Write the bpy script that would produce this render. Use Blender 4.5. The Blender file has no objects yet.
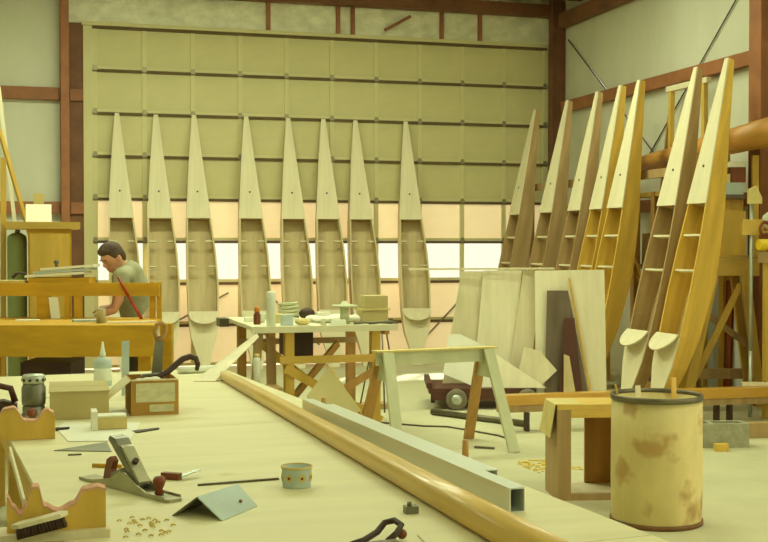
import bpy, bmesh, math, random
from mathutils import Vector, Matrix
random.seed(7)
PI = math.pi
scene = bpy.context.scene
COL = scene.collection

# ------------------------------------------------------------------ camera, world, light, exposure
cam_d = bpy.data.cameras.new('camera'); cam = bpy.data.objects.new('camera', cam_d); COL.objects.link(cam)
cam_d.sensor_width = 36.0; cam_d.lens = 56.25; cam_d.clip_end = 200
cam.location = (0, 0, 1.55)
cam.rotation_euler = (PI/2 - math.atan(25/1200), 0, -math.atan(350/1200))
scene.camera = cam
vs = scene.view_settings
vs.view_transform = 'Standard'; vs.look = 'None'; vs.exposure = 0.0; vs.gamma = 1.0; vs.use_curve_mapping = False

world = bpy.data.worlds.new('sky'); scene.world = world; world.use_nodes = True
bg = world.node_tree.nodes['Background']
bg.inputs[0].default_value = (1.0, 0.95, 0.76, 1); bg.inputs[1].default_value = 1.35

def area(name, loc, rot, sx, sy, power, col=(0.89, 1.0, 0.68)):
    l = bpy.data.lights.new(name, 'AREA'); l.shape = 'RECTANGLE'; l.size = sx; l.size_y = sy
    l.energy = power; l.color = col
    o = bpy.data.objects.new(name, l); COL.objects.link(o); o.location = loc; o.rotation_euler = rot
    return o
# unseen ceiling lamps, several added to lift darker areas, plus an added bay lamp
for i, (x, y, p) in enumerate([(1.0, -2.2, 75), (4.4, -2.2, 55), (4.6, 4.4, 62), (-0.2, 6.8, 40), (2.6, 8.8, 62), (5.9, 7.4, 30), (1.1, 11.3, 150), (4.4, 11.2, 88), (-3.2, 5, 44), (-3.0, 11, 26)]):
    area('unseen_ceiling_lamp', (x, y, 4.92), (0, 0, 0), 2.4, 0.5, p)
area('bay_fill_lamp', (6.8, 2.6, 2.3), (0, PI/2, 0), 3.6, 4.0, 52, (0.92, 1.0, 0.70))  # area lamp added at an unseen opening, imitating daylight from the right

sl = bpy.data.lights.new('sun', 'SUN'); sl.energy = 9.0; sl.angle = math.radians(3); sl.color = (1.0, .95, .80)
so = bpy.data.objects.new('sun', sl); COL.objects.link(so); so.location = (2, 30, 15)
so.rotation_euler = (-math.radians(90-31), 0, math.radians(-33))     # low sun outside, shining in through the door windows

# ------------------------------------------------------------------ materials
def S(r, g, b):
    f = lambda c: (c/255/12.92) if c/255 <= .04045 else ((c/255+.055)/1.055)**2.4
    return (f(r), f(g), f(b), 1)
MATS = {}
def mat(name, col, rough=.6, grain=None, var=.12, metal=0.0, trans=0.0, bump=0.0, spots=None, coat=0.0):
    """col sRGB 0-255; grain = scale vector of the noise; var = brightness variation; spots=(colour, scale, threshold)"""
    if name in MATS: return MATS[name]
    m = bpy.data.materials.new(name); m.use_nodes = True; nt = m.node_tree; N = nt.nodes; L = nt.links
    b = N['Principled BSDF']; b.inputs['Roughness'].default_value = rough; b.inputs['Metallic'].default_value = metal
    if coat: b.inputs['Coat Weight'].default_value = coat; b.inputs['Coat Roughness'].default_value = .15
    c = S(*col); g = grain or (3, 3, 3)
    tc = N.new('ShaderNodeTexCoord'); mp = N.new('ShaderNodeMapping'); mp.inputs['Scale'].default_value = g
    L.new(tc.outputs['Object'], mp.inputs['Vector'])
    nz = N.new('ShaderNodeTexNoise'); nz.inputs['Scale'].default_value = 1.0; nz.inputs['Detail'].default_value = 5
    nz.inputs['Roughness'].default_value = .6; L.new(mp.outputs[0], nz.inputs['Vector'])
    r = N.new('ShaderNodeValToRGB')
    r.color_ramp.elements[0].position = .3; r.color_ramp.elements[1].position = .72
    lo = [max(0, k*(1-var*1.6)) for k in c[:3]]; hi = [min(1, k*(1+var)) for k in c[:3]]
    lo[2] *= 1-var*.6
    r.color_ramp.elements[0].color = (*lo, 1); r.color_ramp.elements[1].color = (*hi, 1)
    L.new(nz.outputs[0], r.inputs[0]); out = r.outputs[0]
    if spots:
        n2 = N.new('ShaderNodeTexNoise'); n2.inputs['Scale'].default_value = spots[1]; n2.inputs['Detail'].default_value = 3
        L.new(tc.outputs['Object'], n2.inputs['Vector'])
        r2 = N.new('ShaderNodeValToRGB'); r2.color_ramp.elements[0].position = spots[2]; r2.color_ramp.elements[1].position = min(1, spots[2]+.09)
        L.new(n2.outputs[0], r2.inputs[0])
        mx = N.new('ShaderNodeMixRGB'); mx.inputs[2].default_value = S(*spots[0])
        L.new(r2.outputs[0], mx.inputs[0]); L.new(out, mx.inputs[1]); out = mx.outputs[0]
    L.new(out, b.inputs['Base Color'])
    if bump:
        bp = N.new('ShaderNodeBump'); bp.inputs['Strength'].default_value = bump; bp.inputs['Distance'].default_value = .02
        L.new(nz.outputs[0], bp.inputs['Height']); L.new(bp.outputs[0], b.inputs['Normal'])
    if trans:
        t = N.new('ShaderNodeBsdfTranslucent'); L.new(out, t.inputs[0])
        ms = N.new('ShaderNodeMixShader'); ms.inputs[0].default_value = trans
        L.new(b.outputs[0], ms.inputs[1]); L.new(t.outputs[0], ms.inputs[2])
        L.new(ms.outputs[0], N['Material Output'].inputs[0])
    MATS[name] = m; return m
def glass_mat():
    m = bpy.data.materials.new('window_glass'); m.use_nodes = True; nt = m.node_tree; N = nt.nodes; L = nt.links
    t = N.new('ShaderNodeBsdfTransparent'); t.inputs[0].default_value = (.93, .95, .93, 1)
    g = N.new('ShaderNodeBsdfGlossy'); g.inputs['Roughness'].default_value = .03
    ms = N.new('ShaderNodeMixShader'); ms.inputs[0].default_value = .06
    L.new(t.outputs[0], ms.inputs[1]); L.new(g.outputs[0], ms.inputs[2]); L.new(ms.outputs[0], N['Material Output'].inputs[0])
    return m

M_floor = mat('concrete_floor', (200, 194, 158), .75, (1.1, 1.1, 1.1), .09, spots=((196, 178, 130), 2.4, .66), bump=.05)
M_insul = mat('insulation_sheet', (214, 212, 190), .55, (1.2, 1.2, .5), .07, bump=.25)
M_foil = mat('wrinkled_insulation', (240, 236, 208), .4, (5, 5, 8), .16, bump=.6)
M_red = mat('red_oxide_steel', (160, 102, 64), .6, (3, 3, 3), .18)
M_dkred = mat('dark_oxide_steel', (126, 82, 52), .65, (3, 3, 3), .2)
M_door = mat('painted_door_panel', (208, 198, 146), .55, (1.5, 1.5, 3), .06)
M_doorfr = mat('painted_door_stile', (214, 204, 152), .55, (2, 2, 2), .05)
M_seam = mat('door_seam_rubber', (104, 84, 52), .8, (3, 3, 3), .15)
M_fib = mat('translucent_door_panel', (248, 226, 184), .6, (1.2, 1.2, 2), .05, trans=.14)
M_glass = glass_mat()
M_steel = mat('hinge_steel', (150, 142, 112), .45, (8, 8, 8), .15, metal=.5)
M_ply = mat('pale_plywood', (228, 216, 180), .6, (14, 14, 1.2), .07)
M_plyx = mat('pale_plywood_sheet', (240, 230, 198), .65, (9, 9, 1.1), .08)
M_plyin = mat('tan_plywood_inside', (214, 193, 146), .7, (12, 12, 1.0), .1)
M_plyside = mat('tan_plywood_side', (216, 198, 150), .6, (12, 12, 1.0), .1)
M_ctop = mat('table_top_paint', (220, 214, 180), .6, (4, 4, 4), .08)
M_plyg = mat('grey_tan_plywood', (222, 210, 172), .65, (9, 9, 1.1), .08)
M_gold = mat('golden_wood', (220, 178, 76), .5, (12, 12, 1.0), .13)
M_brownply = mat('brown_plywood_side', (178, 146, 98), .6, (12, 12, 1.0), .14)
M_table = mat('table_plywood', (226, 216, 172), .55, (1.0, 7, 4), .06, spots=((206, 188, 134), 5, .72))
M_varn = mat('varnished_spruce', (224, 186, 104), .34, (10, 1.0, 10), .12, coat=.25)
M_varnx = mat('varnished_spruce_beam', (212, 158, 62), .3, (1.0, 10, 10), .14, coat=.3)
M_alu = mat('aluminium', (222, 226, 216), .32, (4, 1, 4), .05, metal=.45)
M_bench = mat('bench_wood', (204, 156, 28), .6, (1.2, 6, 9), .14)
M_lumber = mat('yellow_lumber', (218, 178, 78), .6, (8, 8, 1.2), .13)
M_lumberx = mat('yellow_lumber_rail', (216, 178, 84), .6, (1.2, 8, 8), .13)
M_pine = mat('pine_leg', (188, 142, 74), .6, (9, 9, 1.2), .16)
M_green = mat('pale_green_paint', (198, 198, 160), .55, (5, 5, 2), .08)
M_grn = mat('green_canister', (140, 150, 92), .5, (3, 3, 1), .1)
M_drum = mat('fibre_drum', (220, 200, 136), .7, (3.2, 3.2, 1.6), .13, spots=((184, 150, 88), 4.2, .54))
M_rust = mat('drum_rust', (128, 86, 40), .6, (6, 6, 3), .25)
M_box = mat('cardboard', (192, 176, 120), .8, (4, 4, 4), .07)
M_boxb = mat('cardboard_brown', (184, 140, 66), .8, (4, 4, 4), .1)
M_paper = mat('paper_white', (236, 234, 214), .7, (4, 4, 4), .04)
M_label = mat('box_label', (214, 208, 168), .7, (20, 20, 40), .12)
M_dark = mat('dark_brown', (70, 46, 30), .6, (5, 5, 5), .25)
M_dkwood = mat('dark_walnut', (116, 98, 78), .6, (10, 10, 1), .2)
M_black = mat('black_rubber', (34, 30, 26), .6, (5, 5, 5), .2)
M_grey = mat('grey_casting', (132, 130, 112), .4, (6, 6, 6), .14, metal=.5)
M_lgrey = mat('light_grey_metal', (196, 202, 190), .35, (6, 6, 6), .1, metal=.5)
M_iron = mat('worn_iron', (112, 104, 82), .4, (8, 8, 8), .2, metal=.6)
M_felt = mat('pink_felt', (222, 168, 140), .9, (30, 30, 30), .12, bump=.3)
M_blue = mat('pale_blue', (186, 200, 194), .5, (6, 6, 6), .07)
M_orange = mat('orange_plastic', (206, 122, 30), .45, (5, 5, 5), .1)
M_brown = mat('amber_brown', (128, 62, 24), .35, (5, 5, 5), .15)
M_redp = mat('red_paint', (176, 52, 30), .45, (5, 5, 5), .1)
M_skin = mat('skin', (206, 150, 116), .55, (9, 9, 9), .07)
M_shirt = mat('grey_green_tee', (158, 156, 122), .85, (10, 10, 10), .08, bump=.2)
M_trous = mat('dark_trousers', (74, 66, 54), .85, (10, 10, 10), .12)
M_hair = mat('dark_hair', (84, 62, 42), .7, (40, 40, 12), .3, bump=.5)
M_block = mat('concrete_block', (168, 164, 136), .85, (14, 14, 14), .12, bump=.5)
M_yel = mat('yellow_tube', (232, 196, 40), .4, (5, 5, 5), .06)
M_tyre = mat('grey_tyre', (120, 112, 92), .75, (8, 8, 8), .12)
M_cart = mat('cart_brown', (92, 52, 34), .65, (4, 4, 4), .2)
M_cloth = mat('pale_canvas', (214, 194, 126), .85, (10, 10, 10), .08)
M_white = mat('white_plastic', (226, 230, 212), .4, (5, 5, 5), .04)
M_mast = mat('mast_wood', (198, 140, 62), .45, (9, 1.0, 9), .16)
M_sawd = mat('sawdust', (226, 196, 96), .9, (20, 20, 20), .15)

# ------------------------------------------------------------------ mesh builder
class MB:
    def __init__(s): s.v = []; s.f = []; s.sm = set()
    def add(s, vs_, fs_, smooth=False):
        o = len(s.v); s.v += [Vector(p) for p in vs_]
        for f in fs_:
            if smooth: s.sm.add(len(s.f))
            s.f.append([i+o for i in f])
        return s
    def loft(s, rings, cap=True, smooth=False):
        n = len(rings[0]); v = [p for r in rings for p in r]; f = []
        for i in range(len(rings)-1):
            for j in range(n):
                k = (j+1) % n
                f.append([i*n+j, i*n+k, (i+1)*n+k, (i+1)*n+j])
        s.add(v, f, smooth)
        if cap:
            s.add(rings[0], [list(range(n))[::-1]]); s.add(rings[-1], [list(range(n))])
        return s
    def box(s, x0, x1, y0, y1, z0, z1, M=None):
        p = [Vector(q) for q in ((x0,y0,z0),(x1,y0,z0),(x1,y1,z0),(x0,y1,z0),(x0,y0,z1),(x1,y0,z1),(x1,y1,z1),(x0,y1,z1))]
        if M: p = [M @ q for q in p]
        return s.add(p, [[3,2,1,0],[4,5,6,7],[0,1,5,4],[1,2,6,5],[2,3,7,6],[3,0,4,7]])
    def bar(s, p, q, w, h, up=(0,0,1)):
        p, q = Vector(p), Vector(q); d = (q-p).normalized(); up = Vector(up)
        if abs(d.dot(up)) > .98: up = Vector((0,1,0))
        a = d.cross(up).normalized(); b = a.cross(d).normalized()
        r = lambda c: [c-a*w/2-b*h/2, c+a*w/2-b*h/2, c+a*w/2+b*h/2, c-a*w/2+b*h/2]
        return s.loft([r(p), r(q)])
    def cyl(s, p, q, r1, r2=None, n=16, cap=True, smooth=True, sq=1.0):
        p, q = Vector(p), Vector(q); r2 = r1 if r2 is None else r2; d = (q-p).normalized()
        up = Vector((0,0,1)) if abs(d.z) < .95 else Vector((0,1,0))
        a = d.cross(up).normalized(); b = a.cross(d).normalized()
        ring = lambda c, r: [c+a*r*math.cos(t)+b*r*sq*math.sin(t) for t in [2*PI*i/n for i in range(n)]]
        return s.loft([ring(p, r1), ring(q, r2)], cap, smooth)
    def lathe(s, prof, c=(0,0,0), n=24, smooth=True, M=None, cap=True):
        c = Vector(c); rings = []
        for r, z in prof:
            ring = [Vector((r*math.cos(2*PI*i/n), r*math.sin(2*PI*i/n), z)) for i in range(n)]
            rings.append([(M @ q if M else q)+c for q in ring])
        return s.loft(rings, cap, smooth)
    def tube(s, pts, r, n=8, radii=None):
        pts = [Vector(p) for p in pts]; rings = []; prev = None
        for i, p in enumerate(pts):
            d = (pts[min(i+1, len(pts)-1)]-pts[max(i-1, 0)]).normalized()
            if prev is None: prev = d.orthogonal().normalized()
            a = (prev-d*prev.dot(d)).normalized(); prev = a; b = d.cross(a); rr = radii[i] if radii else r
            rings.append([p+a*rr*math.cos(2*PI*k/n)+b*rr*math.sin(2*PI*k/n) for k in range(n)])
        return s.loft(rings, True, True)
    def prism(s, poly, h, M=None):
        """polygon in local xy, extruded by h along local z"""
        a = [Vector((x, y, 0)) for x, y in poly]; b = [Vector((x, y, h)) for x, y in poly]
        if M: a = [M @ q for q in a]; b = [M @ q for q in b]
        return s.loft([a, b])
    def ball(s, c, rx, ry=None, rz=None, n=16, m=10, M=None):
        ry = ry or rx; rz = rz or rx; c = Vector(c); rings = []
        for i in range(m+1):
            t = PI*i/m; r = max(math.sin(t), .02)
            ring = [Vector((rx*r*math.cos(2*PI*k/n), ry*r*math.sin(2*PI*k/n), -rz*math.cos(t))) for k in range(n)]
            rings.append([(M @ q if M else q)+c for q in ring])
        return s.loft(rings, True, True)
    def build(s, name, m, parent=None, bevel=0, org=None, fix=True):
        if parent is not None: o0 = ORG[parent.name]
        elif org is not None: o0 = Vector(org)
        else:
            xs = [p.x for p in s.v]; ys = [p.y for p in s.v]; zs = [p.z for p in s.v]
            o0 = Vector(((min(xs)+max(xs))/2, (min(ys)+max(ys))/2, min(zs)))
        me = bpy.data.meshes.new(name); me.from_pydata([p-o0 for p in s.v], [], s.f)
        for i, p in enumerate(me.polygons): p.use_smooth = i in s.sm
        me.materials.append(m)
        if fix:
            bm = bmesh.new(); bm.from_mesh(me); bmesh.ops.remove_doubles(bm, verts=bm.verts, dist=1e-5)
            bmesh.ops.recalc_face_normals(bm, faces=bm.faces); bm.to_mesh(me); bm.free()
        o = bpy.data.objects.new(name, me); COL.objects.link(o)
        if parent is not None: o.parent = parent
        else: o.location = o0
        ORG[o.name] = o0
        if bevel:
            b = o.modifiers.new('bevel', 'BEVEL'); b.width = bevel; b.segments = 1; b.limit_method = 'ANGLE'
        return o
ORG = {}
def tag(o, label, cat, group=None):
    o['label'] = label; o['category'] = cat
    if group: o['group'] = group
    return o
def struct(o): o['kind'] = 'structure'; return o
def thing(name, label, cat, loc=(0,0,0), group=None):
    o = bpy.data.objects.new(name, None); COL.objects.link(o); o.location = loc; o.empty_display_size = .1
    ORG[o.name] = Vector(loc); return tag(o, label, cat, group)
def bx(*a, M=None): return MB().box(*a, M=M)
def bar(*a, **k): return MB().bar(*a, **k)
def copy_tree(o, parent=None):
    c = o.copy(); COL.objects.link(c); c.parent = parent
    for ch in list(o.children): copy_tree(ch, c)
    return c
def frame(o, x, y=None):
    """matrix from origin and x/y axes"""
    x = Vector(x).normalized(); y = Vector(y); y = (y-x*y.dot(x)).normalized(); z = x.cross(y)
    return Matrix(((x.x,y.x,z.x,o[0]),(x.y,y.y,z.y,o[1]),(x.z,y.z,z.z,o[2]),(0,0,0,1)))

# ------------------------------------------------------------------ the setting
W = 15.40       # inner face of the door wall
RX = 7.0        # inner face of the right wall
D0, D1, DT = 0.60, 6.86, 4.29   # overhead door opening
struct(bx(-6, RX+.2, -4, W+.2, -.2, 0).build('floor', M_floor))
wb = struct(bx(-6, D0-.28, W, W+.15, 0, 5.0).build('wall_back', M_insul))
bx(D0-.30, RX+.2, W+.02, W+.15, DT-.02, 5.0).build('header_insulation', M_foil, wb)
bx(D0-.02, D1+.1, W-.05, W+.019, DT+.0, DT+.045).build('door_head', M_doorfr, wb)
bx(D1-.01, RX, W-.01, W+.15, 0, DT-.021).build('jamb_panel', M_dkred, wb)
bx(D0-.28, D0, W+.005, W+.15, 0, DT+.03).build('jamb_panel', M_dkred, wb)
wr = struct(MB().box(RX, RX+.15, 5.0, W+.15, 0, 5.0).box(RX, RX+.15, -4, 0.6, 0, 5.0).box(RX, RX+.15, .6, 5, 4.3, 5).build('wall_right', M_insul))
struct(bx(-6.15, -6, -4, W+.15, 0, 5.0).build('wall_left', M_insul))
struct(bx(-6.15, RX+.15, -4, W+.15, 5.0, 5.1).build('ceiling', M_insul))
struct(bx(-6, RX+.15, -4.15, -4, 0, 5.0).build('wall_front', M_insul))
# steel of the door wall
def Ibeam(p, q, w, h, up, t=.014):
    p, q = Vector(p), Vector(q); d = (q-p).normalized(); u = Vector(up)
    m = MB(); m.bar(p+u*(h/2), q+u*(h/2), w, t, up=up); m.bar(p-u*(h/2), q-u*(h/2), w, t, up=up); m.bar(p, q, t, h, up=up)
    return m
Ibeam((.375, W-.10, 0), (.375, W-.10, 4.95), .10, .18, (0,1,0)).build('steel_column', M_red, wb)
for z in (3.42, 2.02):
    MB().box(-6, .315, W-.10, W-.005, z-.075, z+.075).build('wall_girt', M_red, wb)
    MB().box(.44, D0, W-.04, W+.004, z-.07, z+.07).build('wall_girt', M_red, wb)
bx(-6, RX, W-.16, W-.01, 4.70, 4.86).build('eave_beam', M_dkred, wb)
for x in (2.93, 3.86, 4.06, 5.30, 5.85):
    bx(x-.025, x+.025, W-.03, W+.018, DT+.046, 4.70).build('header_post', M_red, wb)
MB().bar((4.5, W-.03, 4.42), (4.85, W-.03, 4.62), .04, .04).build('header_brace', M_red, wb)
# right wall: column, girts, eave strut, cross bracing
Ibeam((RX-.10, W-.22, 0), (RX-.10, W-.22, 4.95), .12, .18, (1,0,0)).build('corner_column', M_dkred, wr)
Ibeam((RX-.16, 10.16, 0), (RX-.16, 10.16, 4.95), .20, .28, (1,0,0)).build('wall_column', M_red, wr)
for z in (3.44, 2.02):
    bx(RX-.10, RX-.004, 10.28, W-.34, z-.07, z+.07).build('wall_girt', M_red, wr)
bx(RX-.14, RX-.004, 6, W-.34, 4.52, 4.70).build('eave_strut', M_dkred, wr)
bx(RX-.9, RX, W-.9, W-.74, 4.80, 4.98).build('roof_purlin', M_dkred, wr)
for a_, b_ in (((RX-.02, 15.0, 4.35), (RX-.02, 10.5, 1.1)), ((RX-.02, 15.0, .8), (RX-.02, 10.5, 4.45))):
    MB().cyl(a_, b_,   .008, n=6).build('brace_rod', M_dark, wr)
MB().cyl((RX-.03, 10.55, .4), (RX-.03, 10.55, 4.0), .018, n=8).build('conduit', M_white, wr)
MB().cyl((RX-.035, 10.0, 3.47), (RX-.035, 6.0, 3.47), .03, n=8).build('conduit', M_white, wr)

# overhead sectional door: 8 rows x 10 panels
dr = struct(MB().box(D0, D0+.11, W-.015, W+.06, .02, DT).box(D1-.05, D1, W-.015, W+.06, .02, DT).build('door_1', M_doorfr))
NX, NZ = 10, 8
xs = [D0+.14+i*(D1-.05-D0-.14)/NX for i in range(NX+1)]
ph = (DT-.02)/NZ
def shared(name, me, m, loc, parent):
    o = bpy.data.objects.new(name, me); COL.objects.link(o); o.parent = parent; o.location = Vector(loc)-ORG[parent.name]; return o
pw = xs[1]-xs[0]
def panel_mesh(m, kind):
    b = MB()
    if kind == 'panel': b.box(-pw/2+.025, pw/2-.025, 0, .012, .035, ph-.03)
    elif kind == 'fib':     # thin skin with a pressed rib round it
        b.add([(-pw/2+.025,.006,.035),(pw/2-.025,.006,.035),(pw/2-.025,.006,ph-.03),(-pw/2+.025,.006,ph-.03)], [[0,1,2,3]])
    elif kind == 'pane': b.box(-pw/2+.02, pw/2-.02, .004, .008, .03, ph-.03)
    elif kind == 'stile': b.box(-.028, .028, -.014, .02, .0, ph-.012)
    elif kind == 'hinge': b.box(-.022, .022, -.024, -.015, -.035, .04).box(-.032, .032, -.034, -.020, -.016, .012)
    elif kind == 'rail': b.box(xs[0]-.03-2, xs[-1]+.03-2, -.006, .02, .0, .036)
    elif kind == 'seam': b.box(xs[0]-.03-2, xs[-1]+.03-2, -.024, .01, -.036, -.001)
    o = b.build(kind, m, None, org=(0,0,0)); me = o.data; bpy.data.objects.remove(o); return me
ME = {k: panel_mesh(m, k) for k, m in (('panel', M_door), ('fib', M_fib), ('pane', M_glass), ('stile', M_doorfr), ('hinge', M_steel), ('rail', M_doorfr), ('seam', M_seam))}
for r in range(NZ):
    z = .02+r*ph
    shared('door_rail', ME['rail'], M_doorfr, (2, W, z), dr)
    shared('door_seam', ME['seam'], M_seam, (2, W, z+ph), dr)
    for c in range(NX+1):
        shared('door_stile', ME['stile'], M_doorfr, (xs[c], W, z+.003), dr)
        if c < NX:
            k, nm = ('pane', 'window_pane') if r == 2 else ('fib', 'door_panel') if r in (0, 1, 3) else ('panel', 'door_panel')
            shared(nm, ME[k], None, ((xs[c]+xs[c+1])/2, W, z), dr)
    if r:
        for c in range(NX+1): shared('hinge', ME['hinge'], M_steel, (xs[c], W, z), dr)
MB().bar((1.2, W-.02, .30), (2.4, W-.02, .95), .02, .02).build('door_brace', M_steel, dr)
MB().bar((2.9, W-.02, .95), (3.6, W-.02, .25), .02, .02).build('door_brace', M_steel, dr)
MB().bar((5.0, W-.02, .25), (5.7, W-.02, .95), .02, .02).build('door_brace', M_steel, dr)

# ------------------------------------------------------------------ boat hulls
HL = 3.25
def lerp(tab, z):
    for (a, x), (b, y) in zip(tab, tab[1:]):
        if z <= b: return x+(y-x)*(z-a)/(b-a)
    return tab[-1][1]
HW = [(0, .065), (.2, .088), (.45, .160), (.72, .187), (1.1, .195), (1.5, .182), (1.92, .152), (2.4, .108), (2.8, .070), (HL, .024)]
CX = [(0, 0), (1.0, .0), (1.5, -.02), (1.92, -.045), (2.4, -.066), (2.8, -.08), (HL, -.09)]
DP = [(0, .10), (.3, .14), (.72, .22), (1.3, .27), (1.9, .23), (2.5, .15), (HL, .065)]
ZS = [0, .2, .45, .72, .9, 1.1, 1.3, 1.5, 1.7, 1.92, 2.15, 2.4, 2.6, 2.8, 3.05, HL]
def make_hull(side_m, mirror=1, SZ=1.0):
    root = thing('boat_hull', 'x', 'boat hull')
    T = .02; cx = lambda z: lerp(CX, z)*mirror
    e = lambda z: (cx(z)-lerp(HW, z), cx(z)+lerp(HW, z), lerp(DP, z)*(1 if mirror else .88))
    def strip(zs, fn, name, m, par=root):
        return MB().loft([[Vector((x0, y0, z)), Vector((x1, y0, z)), Vector((x1, y1, z)), Vector((x0, y1, z))] for z in zs for (x0, x1, y0, y1) in [fn(z)]]).build(name, m, par)
    strip(ZS, lambda z: (e(z)[0], e(z)[0]+T, 0, e(z)[2]), 'side_board', side_m)
    strip(ZS, lambda z: (e(z)[1]-T, e(z)[1], 0, e(z)[2]), 'side_board', side_m)
    strip(ZS, lambda z: (e(z)[0]+T, e(z)[1]-T, e(z)[2]-.014, e(z)[2]-.002), 'bottom_board', M_plyin)
    dk = strip([z for z in ZS if z >= 1.92], lambda z: (e(z)[0]-.003, e(z)[1]+.003, -.014, -.001), 'fore_deck', M_ply)
    z = 2.26; MB().cyl((cx(z), -.010, z), (cx(z), -.019, z), .012, n=10).build('peg_hole', M_dark, dk)
    strip([z for z in ZS if z <= .72], lambda z: (e(z)[0]-.003, e(z)[1]+.003, -.014, -.001), 'stern_deck', M_ply)
    bx(cx(1.92)-.13, cx(1.92)+.13, .002, e(1.92)[2]-.016, 1.925, 1.937).build('bulkhead', M_brownply, root)
    for z in (1.32, 1.64):
        if mirror:
            for a_, b_ in ((e(z)[0]+T, e(z)[0]+T+.085), (e(z)[1]-T-.085, e(z)[1]-T)): bx(a_, b_, .05, .11, z-.008, z+.008).build('rib_bracket', M_ply, root)
        else: bx(e(z)[0]+T, e(z)[1]-T, .02, .075, z-.009, z+.009).build('rung', M_ply, root)
    # flap below the open well, leaning out, with a rounded lower edge
    w = e(.72)[1]; n = 14
    out = [(-w+.004, 0), (w-.004, 0)]+[((w-.004)*math.cos(PI*i/n), -.05-.15*math.sin(PI*i/n)) for i in range(n+1)]
    Mx = frame((0, -.016, .735), (1,0,0), (0, .55, .83))
    MB().prism(out, .012, Mx).build('stern_flap', M_ply, root)
    if SZ != 1:
        for o in root.children:
            for v in o.data.vertices: v.co.z *= SZ
            for c in o.children:
                for v in c.data.vertices: v.co.z *= SZ
    return root
hullA = make_hull(M_plyside); hullC = make_hull(M_brownply, 0, 1.035); hullB = make_hull(M_gold, 0, 1.035)
used = {}
def place_hull(proto, x, y, lean, rz, label, group, roll=0):
    o = proto if proto.name not in used else copy_tree(proto)
    used[proto.name] = 1
    o.location = (x, y, .004+.0); o.rotation_euler = (-lean, roll, rz); o['label'] = label; o['group'] = group
    return o
ordw = ['leftmost', 'second', 'third', 'fourth', 'fifth', 'sixth', 'seventh']
wall_x = [(1.06, 3), (1.53, 7), (2.01, 0), (2.665, -2), (3.205, 5), (3.65, 2), (4.11, 4), (4.765, 0)]
for i, (x, j) in enumerate(wall_x):
    lab = ('pointed plywood boat hull standing against the overhead door, rightmost and set apart' if i == 7 else
           'leftmost pointed plywood boat hull against the overhead door, behind the bending man' if i == 0 else
           f'{ordw[i]} pointed plywood boat hull from the left against the overhead door')
    place_hull(hullA, x, 14.80+random.uniform(-.03, .03), math.radians(9.6+j*.06), -math.atan(x/14.8)*.5+math.radians(random.uniform(-2, 2)), lab, 'hulls against the overhead door')
right = [(5.48, 14.25, 'farthest'), (5.46, 13.20, 'second farthest'), (5.44, 12.40, 'third farthest'), (5.44, 11.86, 'fourth farthest'), (5.43, 11.36, 'fifth farthest')]
for i, (x, y, w) in enumerate(right):
    place_hull(hullC if i < 3 else hullB, x, y, math.radians(12.0), math.radians(-90+random.uniform(-4, 4)), f'{w} of the boat hulls leaning towards the right wall, behind the plywood sheets', 'hulls leaning by the right wall')
place_hull(hullC, 5.34, 10.24, math.radians(13.8), math.radians(-86), 'pale sided boat hull, left of the close pair behind the drum', 'hulls leaning by the right wall')
place_hull(hullB, 5.375, 9.74, math.radians(13.3), math.radians(-88), 'golden sided boat hull, right and nearest of the pair behind the drum', 'hulls leaning by the right wall')
# padded rail that the right-hand hulls lean on
lr = thing('leaning_rail', 'long timber rail on posts behind the leaning hulls', 'rail', (6.4, 12, 0))
bar((6.20, 10.75, 2.30), (6.20, 14.7, 2.30), .05, .09).build('rail', M_brownply, lr)
for y in (10.8, 12.9, 14.6): bar((6.27, y, 0), (6.27, y, 2.34), .07, .07).build('post', M_brownply, lr)

# ------------------------------------------------------------------ foreground layout table
TZ = .75
tb = thing('layout_table', 'big plywood topped layout table across the foreground', 'table', (.75, 5, 0))
tdir = Vector((.095, -1, 0)).normalized(); tn = Vector((1, .095, 0)).normalized()
tc0 = Vector((.42, 7.75, 0)); TWD = 1.52
def tp(s_, t_, z): return tc0+tdir*s_+tn*t_+Vector((0, 0, z))     # s along the table from the far end, t across (0 middle)
def tpanel(s0, s1, t0, t1, z0, z1): 
    a = [tp(s0,t0,z0), tp(s0,t1,z0), tp(s1,t1,z0), tp(s1,t0,z0)]; b = [p+Vector((0,0,z1-z0)) for p in a]
    return MB().loft([a, b])
h = TWD/2
tpanel(0, 2.435, -h, h, TZ-.019, TZ).build('plywood_sheet', M_table, tb)
tpanel(2.440, 4.875, -h, h, TZ-.019, TZ).build('plywood_sheet', M_table, tb)
tpanel(4.880, 5.70, -h, h, TZ-.019, TZ).build('plywood_sheet', M_table, tb)
for t in (-h+.04, h-.04): tpanel(.05, 5.65, t-.02, t+.02, TZ-.14, TZ-.02).build('side_rail', M_lumberx, tb)
for s_ in (.1, 1.6, 3.2, 4.75, 5.5):
    tpanel(s_-.02, s_+.02, -h+.06, h-.06, TZ-.12, TZ-.02).build('cross_rail', M_lumberx, tb)
    for t in (-h+.10, h-.10): tpanel(s_+.02, s_+.11, t-.045, t+.045, 0, TZ-.02).build('leg', M_lumber, tb)
# spar lying along the table
sp0, sp1 = Vector((1.085, 7.15, TZ)), Vector((1.225, 2.5, TZ))
def spar_ring(c, w, hh, ax):
    a = Vector((0,0,1)).cross(ax).normalized(); n = 16; r = []
    for i in range(n):
        t = 2*PI*i/n; x = abs(math.cos(t))**.62*math.copysign(1, math.cos(t)); z = abs(math.sin(t))**.62*math.copysign(1, math.sin(t))
        r.append(c+a*x*w/2+Vector((0,0,hh/2+z*hh/2)))
    return r
ax = (sp1-sp0).normalized()
sparo = MB().loft([spar_ring(sp0.lerp(sp1, t),   .060+.042*t, .055+.026*t, ax) for t in (0, .25, .5, .75, 1)], True, True).build('wooden_spar', M_varn)
tag(sparo, 'long tapering varnished wooden spar lying along the foreground table', 'spar')
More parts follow.
